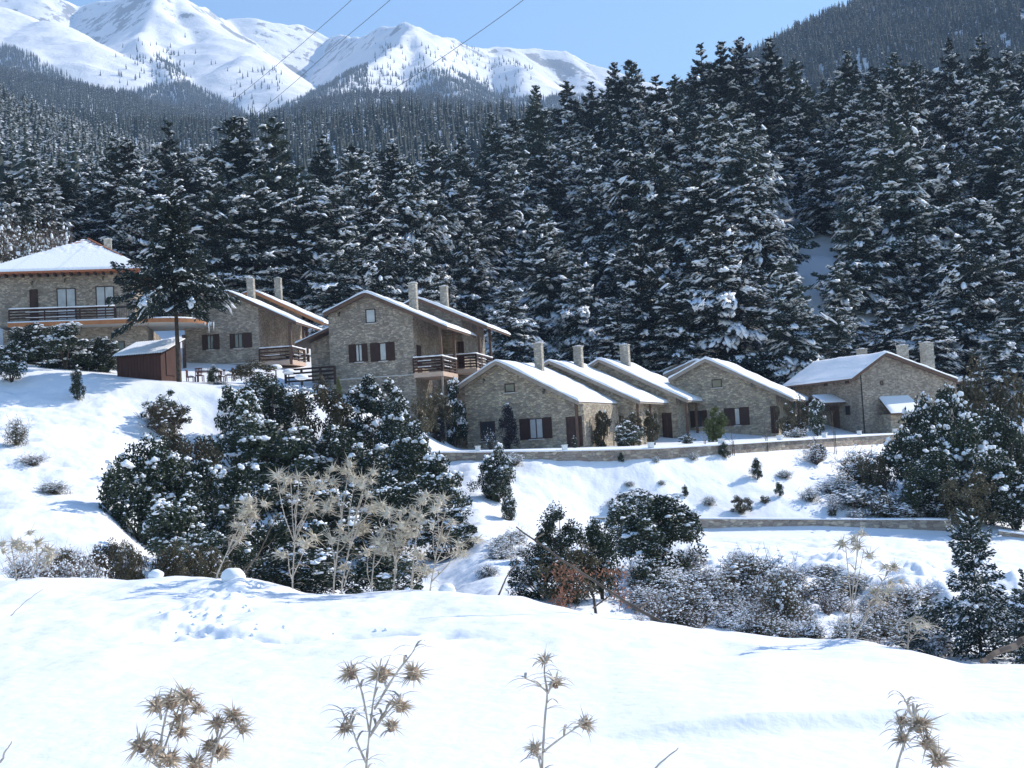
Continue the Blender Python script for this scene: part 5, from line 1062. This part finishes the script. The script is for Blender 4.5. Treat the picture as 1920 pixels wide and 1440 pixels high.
thistle('slender foreground thistle with three small heads, right of centre', Yf, [[(1012, 1600), (1016, 1440), (1022, 1340), (1027, 1300), (1020, 1262), (1022, 1240)], [(1027, 1300), (1036, 1280), (1042, 1275)], [(1018, 1410), (1050, 1385), (1080, 1365), (1093, 1356)], [(1014, 1440), (1008, 1415), (1003, 1400)], [(1027, 1298), (1005, 1280), (985, 1272)]],
        [(1021, 1238, 0, .7), (1042, 1280, .2, .85), (1098, 1358, .7, .9), (1003, 1404, -.5, .8)], 4)
thistle('foreground thistle at the lower right bending to the right', Yf - .1, [[(1660, 1600), (1680, 1440), (1695, 1395), (1712, 1350), (1720, 1320)], [(1695, 1390), (1685, 1350), (1680, 1335)], [(1705, 1370), (1730, 1360), (1740, 1385), (1760, 1420)], [(1716, 1350), (1700, 1320), (1693, 1305)]],
        [(1693, 1352, -.3, .8), (1726, 1360, .5, 1.3), (1692, 1385, -.2, .8), (1738, 1395, .3, 1.), (1760, 1425, .5, 1.2)], 5)
# tall dry thistles standing on the crest
def tall(label, px, pyb, Y, tops, seed, group=None, sr=.013, hr=.07):
    rs = np.random.RandomState(seed); stems, heads = [], []; x0 = px
    main = tops[0]; stems.append([(px, pyb), (px + (main[0] - px) * .3, pyb + (main[1] - pyb) * .35), (px + (main[0] - px) * .6, pyb + (main[1] - pyb) * .7), main])
    for t in tops[1:]:
        f = rs.uniform(.25, .6); s = (px + (main[0] - px) * f, pyb + (main[1] - pyb) * f); 
        if s[1] < t[1] + 20: s = (px + (main[0] - px) * .1, min(pyb, t[1] + 60))
        stems.append([s, ((s[0] + t[0]) / 2 + rs.randn() * 4, (s[1] + t[1]) / 2 + 6), t])
    for t in tops: 
        for _ in range(rs.randint(1, 4)): heads.append((t[0] + rs.randn() * 9, t[1] + rs.randn() * 8, (t[0] - px) / 120 + rs.randn() * .3, .8 + .5 * rs.rand()))
    return thistle(label, Y, stems, heads, seed, hr, sr, 24, 1.5, .22, ('straw2', 'straw', 'straw'), 3, group=group)
tall('lone tall dry thistle with a branching crown on the snow crest', 548, 1092, 18.3, [(562, 885), (520, 905), (590, 890), (600, 915), (545, 900), (585, 945), (575, 1020), (540, 1040), (560, 925)], 31)
tall('tallest bundle of dry thistles on the crest, left stalk', 625, 1098, 17.9, [(655, 880), (625, 895), (615, 945), (640, 930), (620, 1010), (650, 1000)], 32)
tall('tallest bundle of dry thistles on the crest, right stalk', 640, 1100, 17.8, [(690, 890), (665, 905), (680, 930), (700, 950), (672, 990), (660, 1050), (690, 925)], 33)
tall('thick pale thistle with a rounded dense crown right of the tallest bundle', 738, 1103, 17.5, [(752, 955), (730, 965), (770, 960), (745, 985), (725, 1000), (765, 1000), (780, 975), (740, 1030), (755, 975)], 34)
tall('thin thistle whose single star head rises above the dense crown', 770, 1104, 17.6, [(792, 925), (785, 1040), (800, 1060)], 35)
tall('loose thistle at the right end of the crest thistles', 806, 1106, 17.4, [(838, 950), (820, 960), (850, 975), (830, 990), (812, 1000), (860, 1030), (880, 1010)], 36)
tall('short thistle between the bundle and the dense crown', 696, 1102, 17.6, [(705, 1020), (690, 1040), (720, 1035)], 37)
tall('dry thistle leaning right at the left of the crest thistles', 405, 1080, 19, [(482, 940), (470, 965), (455, 990), (440, 1000), (490, 955), (430, 1010), (475, 975)], 38)
tall('pale thistle at the far left of the crest', 30, 1076, 20, [(20, 1020), (40, 1025), (5, 1030)], 39); tall('pair of pale thistle stalks right of the far left one', 60, 1077, 20, [(85, 1025), (70, 1030), (45, 1015), (95, 1050)], 40)
tall('tall faint thistle on the right part of the crest', 1590, 1203, 12.1, [(1612, 1010), (1585, 1020), (1620, 1030)], 41, sr=.009, hr=.05); tall('leaning thistle with drooping heads right of the tall faint one', 1600, 1206, 12, [(1668, 1070), (1650, 1110), (1630, 1130), (1680, 1085)], 42, sr=.008, hr=.045)
tall('small thistle low on the right crest', 1702, 1222, 11.3, [(1705, 1160), (1725, 1175)], 43, sr=.007, hr=.035)
# fallen branch with rusty leaves, bare twigs
def branch(name, label, pts, r0_, r1_, m='bark', cat='branch', kids=(), leafs=None):
    Pw = np.array([at(*p) for p in pts]); o = Pw[0].copy(); r = empty(name, tuple(o), 0, label, cat); rs = np.random.RandomState(int(pts[0][0])); b = MB()
    def tub(Q, a, c):
        t = np.linspace(0, len(Q) - 1, (len(Q) - 1) * 5 + 1); Q = np.stack([np.interp(t, np.arange(len(Q)), Q[:, q]) for q in range(3)], -1); Q[1:-1] += rs.randn(len(Q) - 2, 3) * a * .35; b.tube(Q, np.linspace(a, c, len(Q)), 6); return Q
    tub(Pw - o, r0_, r1_)
    for k in kids: tub(np.array([at(*p) for p in k]) - o, r0_ * .5, r1_ * .5)
    b.build('wood', M[m], r)
    if leafs:
        lb = MB(); C = []
        for (px, py, sx, sy, n, Y) in leafs:
            for _ in range(n): C.append(at(px + rs.randn() * sx, py + rs.randn() * sy, Y + rs.randn() * .15) - o)
        C = np.array(C); ax = unit(rs.randn(len(C), 3) + [0, 0, -.6]); leaves(lb, C, ax, unit(np.cross(ax, rs.randn(len(C), 3))),   .03, .012, 0); lb.build('leaves', M['rust'], r)
    return r
branch('fallen_branch', 'long thin fallen branch lying diagonally across the crest in front of the hollies', [(968, 988, 14.9), (1040, 1040, 14.5), (1130, 1100, 14.2), (1200, 1145, 14.1), (1248, 1170, 14.0)], .009, .022, m='twig', kids=[[(1130, 1100, 14.2), (1150, 1112, 14.4), (1112, 1140, 14.6)], [(1015, 1022, 14.6), (1005, 1010, 14.7), (1020, 1000, 14.8)], [(1185, 1138, 14.1), (1215, 1130, 14.4), (1190, 1150, 14.1)]])
branch('rusty_sapling', 'bent sapling carrying rusty brown dead leaves behind the fallen branch', [(1120, 1160, 15.6), (1110, 1110, 15.8), (1080, 1085, 16), (1050, 1065, 16.2)], .02, .008, cat='sapling', kids=[[(1110, 1110, 15.8), (1140, 1080, 15.9), (1170, 1085, 16)], [(1080, 1085, 16), (1060, 1110, 16), (1050, 1140, 16)], [(1140, 1080, 15.9), (1160, 1110, 15.9), (1165, 1140, 15.8)]],
       leafs=[(1055, 1075, 16, 10, 120, 16), (1060, 1120, 12, 16, 150, 16), (1090, 1080, 16, 8, 70, 16), (1145, 1075, 20, 8, 70, 15.9), (1165, 1110, 12, 20, 110, 15.8), (1040, 1135, 14, 8, 70, 16)])
branch('leaning_stick', 'dark slanting stick in the hollow left of the fallen branch', [(934, 1118, 16), (948, 1085, 16.4), (972, 1052, 16.8)], .014, .008)
branch('reddish_stem', 'thin reddish bare stem leaning between the leaning thistle and the lone thistle', [(452, 1085, 19.2), (490, 1030, 19.3), (510, 985, 19.4), (522, 965, 19.4)], .014, .006, m='twig', cat='stem', kids=[[(490, 1030, 19.3), (505, 1020, 19.3), (520, 1000, 19.3)], [(440, 1085, 19.2), (475, 1050, 19.3), (500, 1045, 19.3)]])
branch('fallen_log', 'grey fallen trunk at the right edge in front of the young fir', [(1840, 1240, 10.8), (1880, 1220, 11), (1935, 1190, 11.2)], .022, .034, m='twig', cat='log')
for pts, lb in (([(20, 1155, 9.5), (45, 1130, 9.5), (80, 1105, 9.6)], 'small bare twig poking from the snow at the left edge'), ([(1225, 1445, 4.4), (1245, 1425, 4.4), (1272, 1402, 4.4)], 'tiny dry grass blade in the snow at the bottom right of centre'), ([(0, 1430, 4.2), (10, 1408, 4.2), (22, 1390, 4.2)], 'dry blade at the lower left picture edge'), ([(1600, 950, 73), (1598, 915, 73)], 'bare stick above the lower wall')):
    branch('dry_twig', lb, pts, .004 if pts[0][2] < 20 else .03, .002, m='straw2', cat='twig')
for px, pb, pt, Y, nm in ((1322, 868, 800, 78.5, 'left'), (1374, 858, 800, 79.5, 'second'), (1437, 852, 790, 82, 'third'), (1530, 880, 800, 85, 'fourth'), (1566, 862, 770, 86.5, 'rightmost')):
    q = at(px, pb, Y); z = hgt(q[0], Y) - .2; b = MB(); r = empty('bare_sapling', (q[0], Y, z), 0, 'thin staked bare sapling in front of the upper terrace wall, ' + nm + (' of five' if nm in ('left', 'rightmost') else ' from the left'), 'sapling', 'bare saplings by the wall'); H_ = at(px, pt, Y)[2] - z; rs = np.random.RandomState(int(px))
    b.tube([(0, 0, 0), (.03, 0, H_ * .5), (0, 0, H_)], [.03, .022, .008], 5)
    for k in range(9): a = rs.rand() * 6.28; zz = H_ * rs.uniform(.45, .95); l_ = .5 * rs.rand() + .2; b.tube([(0, 0, zz), (math.cos(a) * l_ * .6, math.sin(a) * l_ * .6, zz + l_ * .6), (math.cos(a) * l_, math.sin(a) * l_, zz + l_ * 1.2)], [.010, .006, .003], 3)
    b.build('trunk', M['twig'], r); MB().tube([(.12, .02, 0), (.12, .02, H_ * .55)], .025, 5).build('stake', M['bark'], r)

# ------------------------------------------------------------------ patio furniture, garden lamps, fence, snowballs, cables
def furn():
    q = at(393, 716, 83); z = hgt(q[0], 83); r = empty('garden_table', (q[0], 83, z), .2, 'redwood garden table under a rounded slab of snow on the patio', 'table')
    b = MB(); b.box(-.85, .85, -.5, .5, .70, .75); b.build('tabletop', M['red'], r)
    for x in (-.75, .75):
        for y in (-.42, .42): MB().box(x - .04, x + .04, y - .04, y + .04, 0, .697).build('leg', M['red'], r)
    s = MB(); rs = np.random.RandomState(2); blobs(s, np.array([[0, 0, .76], [-.35, .05, .78], [.3, -.05, .78]]), np.array([[.85, .5, .16], [.5, .42, .18], [.5, .42, .17]]), np.zeros(3), rs, 0, 2, .04); s.build('snow', M['snow'], r, True)
    for k, (dx, dy, a, lb) in enumerate(((-1.25, -.1, 1.57, 'red garden chair at the left end of the snowy table'), (1.35, .0, -1.57, 'red garden chair at the right end of the snowy table'), (-.4, -1.0, 3.14, 'red garden chair on the near side of the snowy table, left'), (.55, 1.0, 0, 'red garden chair behind the snowy table'), (1.9, .2, -1.4, 'outermost red garden chair right of the table'))):
        c = empty('garden_chair', (q[0] + dx, 83 + dy, z), a, lb, 'chair', 'chairs round the garden table')
        MB().box(-.25, .25, -.25, .25, .40, .44).build('seat', M['red'], c); bb = MB(); bb.box(-.25, .25, .22, .26, .85, .92)
        for i in range(5): x = -.23 + i * .105; bb.box(x, x + .05, .225, .255, .445, .847)
        bb.build('backrest', M['red'], c)
        for x in (-.22, .22):
            for y in (-.22, .22): MB().box(x - .025, x + .025, y - .025, y + .025, 0, .397).build('leg', M['red'], c)
        s = MB(); blobs(s, np.array([[0, 0, .445]]), np.array([[.24, .22, .10]]), np.zeros(1), rs, 0, 1, .06); s.build('snow', M['snow'], c, True)
furn()
for px, pt, pb, Y, w_, lb in ((567, 702, 745, 79, .42, 'garden lamp with a round white snow capped head beside the fence'), (519, 684, 735, 82, .42, 'taller garden lamp with a snow crescent on top left of the fence'), (543, 692, 738, 83, .4, 'garden lamp partly behind shrubs between the other two')):
    q = at(px, pb, Y); z = hgt(q[0], Y) - .1; H_ = at(px, pt, Y)[2] - z; r = empty('garden_lamp', (q[0], Y, z), 0, lb, 'lamp', 'garden lamps'); MB().tube([(0, 0, 0), (0, 0, H_ - .3)], .04, 8).build('pole', M['iron'], r)
    g = MB(); rs = np.random.RandomState(1); blobs(g, np.array([[0, 0, H_ - .3]]), np.array([[w_ * .8, w_ * .8, .14]]), np.zeros(1), rs, 0, 2, 0); g.build('shade', M['lamp'], r, True); g = MB(); blobs(g, np.array([[0, 0, H_ - .2]]), np.array([[w_, w_, .24]]), np.zeros(1), rs, 0, 2, .03); g.build('snow_cap', M['snow'], r, True)
def fence(label, pts, h):
    Pw = [at(*p) for p in pts]; o = Pw[0]; r = empty('wooden_fence', (o[0], o[1], o[2]), 0, label, 'fence'); b = MB(); pb = MB()
    for p, q in zip(Pw[:-1], Pw[1:]):
        for k in range(4): z = -.1 - h + .15 + k * (h - .1) / 3.2; b.tube([np.array(p) - o + [0, 0, z + .1], np.array(q) - o + [0, 0, z + .1]], .07, 4)
    for p in Pw: v = np.array(p) - o; pb.box(v[0] - .08, v[0] + .08, v[1] - .08, v[1] + .08, v[2] - h - .3, v[2] + .05)
    b.build('rails', M['wood_dark'], r); pb.build('posts', M['wood_dark'], r)
fence('dark wooden fence between the porch house and the two storey house', [(535, 694, 89), (565, 692, 88.5), (600, 689, 88), (627, 687, 87.6)], 1.0)
def snowball(px, py, Y, s, lb):
    q = at(px, py, Y); b = MB(); rs = np.random.RandomState(int(px)); V, F = ICO[2]; V = V * [1.2, 1, .85] * (1 + .09 * np.array([fbm(v[0] * 2 + px, v[1] * 2 + v[2] * 3, 5, 3) for v in V])[:, None] * 3); b.add(V * s, F); o = b.build('snow_lump', M['snow'], None, True); o.location = (q[0], Y, hgt(q[0], Y) + s * .5); tag(o, lb, 'snow lump')
snowball(438, 1106, 18.2, .15, 'ball of snow on the crest above the trampled patch'); snowball(292, 1078, 19.8, .10, 'flat snow lump on the crest at the left'); snowball(838, 1108, 17.2, .10, 'pointed snow lump on the crest right of the thistles')
rs = np.random.RandomState(9)
for i in range(26):
    px, py = (rs.uniform(300, 470), rs.uniform(1105, 1195)) if i < 18 else (rs.uniform(470, 800), rs.uniform(1168, 1195)); d = ray(px, py); ys = np.arange(9, 21, .05); Pq = d[None] * (ys / d[1])[:, None]; k = np.argmax(Pq[:, 2] < height(Pq[:, 0], Pq[:, 1])); x, y = Pq[k, :2]
    s = rs.uniform(.012, .034); b = MB(); V, F = ICO[1]; b.add(V * (1 + .15 * rs.randn(len(V), 1)) * [s, s, s * .7], F); o = b.build('snow_clod', M['snow'], None, True); o.location = (x, y, hgt(x, y) + s * .3); tag(o, 'kicked up clod of snow on the trampled patch of the foreground', 'snow clod', 'snow clods on the trampled patch')
for lb, pts, ya, yb in (('leftmost power cable slanting over the snowy mountain', [(700, -38), (660, 0), (540, 105), (427, 197), (300, 290), (160, 372)], 42, 118), ('middle power cable slanting over the snowy mountain', [(770, -35), (733, 0), (620, 93), (547, 160), (470, 222), (390, 283), (290, 345), (160, 400)], 40, 118), ('rightmost power cable crossing the sky and the forest', [(1040, -48), (985, 0), (805, 125), (690, 197), (600, 246), (463, 329), (363, 373), (253, 407), (160, 418)], 38, 118)):
    pts = np.array(pts, float); d = np.concatenate([[0], np.cumsum(np.hypot(*np.diff(pts, axis=0).T))]); t = d / d[-1]; Yq = 1 / (1 / ya + (1 / yb - 1 / ya) * t); tt = np.linspace(0, 1, 60); Q = np.stack([np.interp(tt, t, pts[:, 0]), np.interp(tt, t, pts[:, 1])], -1)
    for _ in range(20): Q[1:-1] = (Q[:-2] + 2 * Q[1:-1] + Q[2:]) / 4
    W_ = np.array([at(a, b_, 1 / (1 / ya + (1 / yb - 1 / ya) * c)) for (a, b_), c in zip(Q, tt)]); o = MB().tube(W_, .011, 5, cap=False).build('power_cable', M['wire'], None, True); tag(o, lb, 'cable', 'power cables')
hz = MB(); hz.box(-3200, 3200, -60, 5200, -40, 1260)
def haze_mat():
    m = bpy.data.materials.new('haze_air'); m.use_nodes = True; n = m.node_tree.nodes; n.remove(n['Principled BSDF'])
    v = n.new('ShaderNodeVolumePrincipled'); v.inputs['Color'].default_value = (.5, .7, 1, 1); v.inputs['Density'].default_value = 0.00019; v.inputs['Anisotropy'].default_value = .0
    m.node_tree.links.new(v.outputs[0], n['Material Output'].inputs['Volume']); return m
tag(hz.build('haze', haze_mat()), kind='stuff')
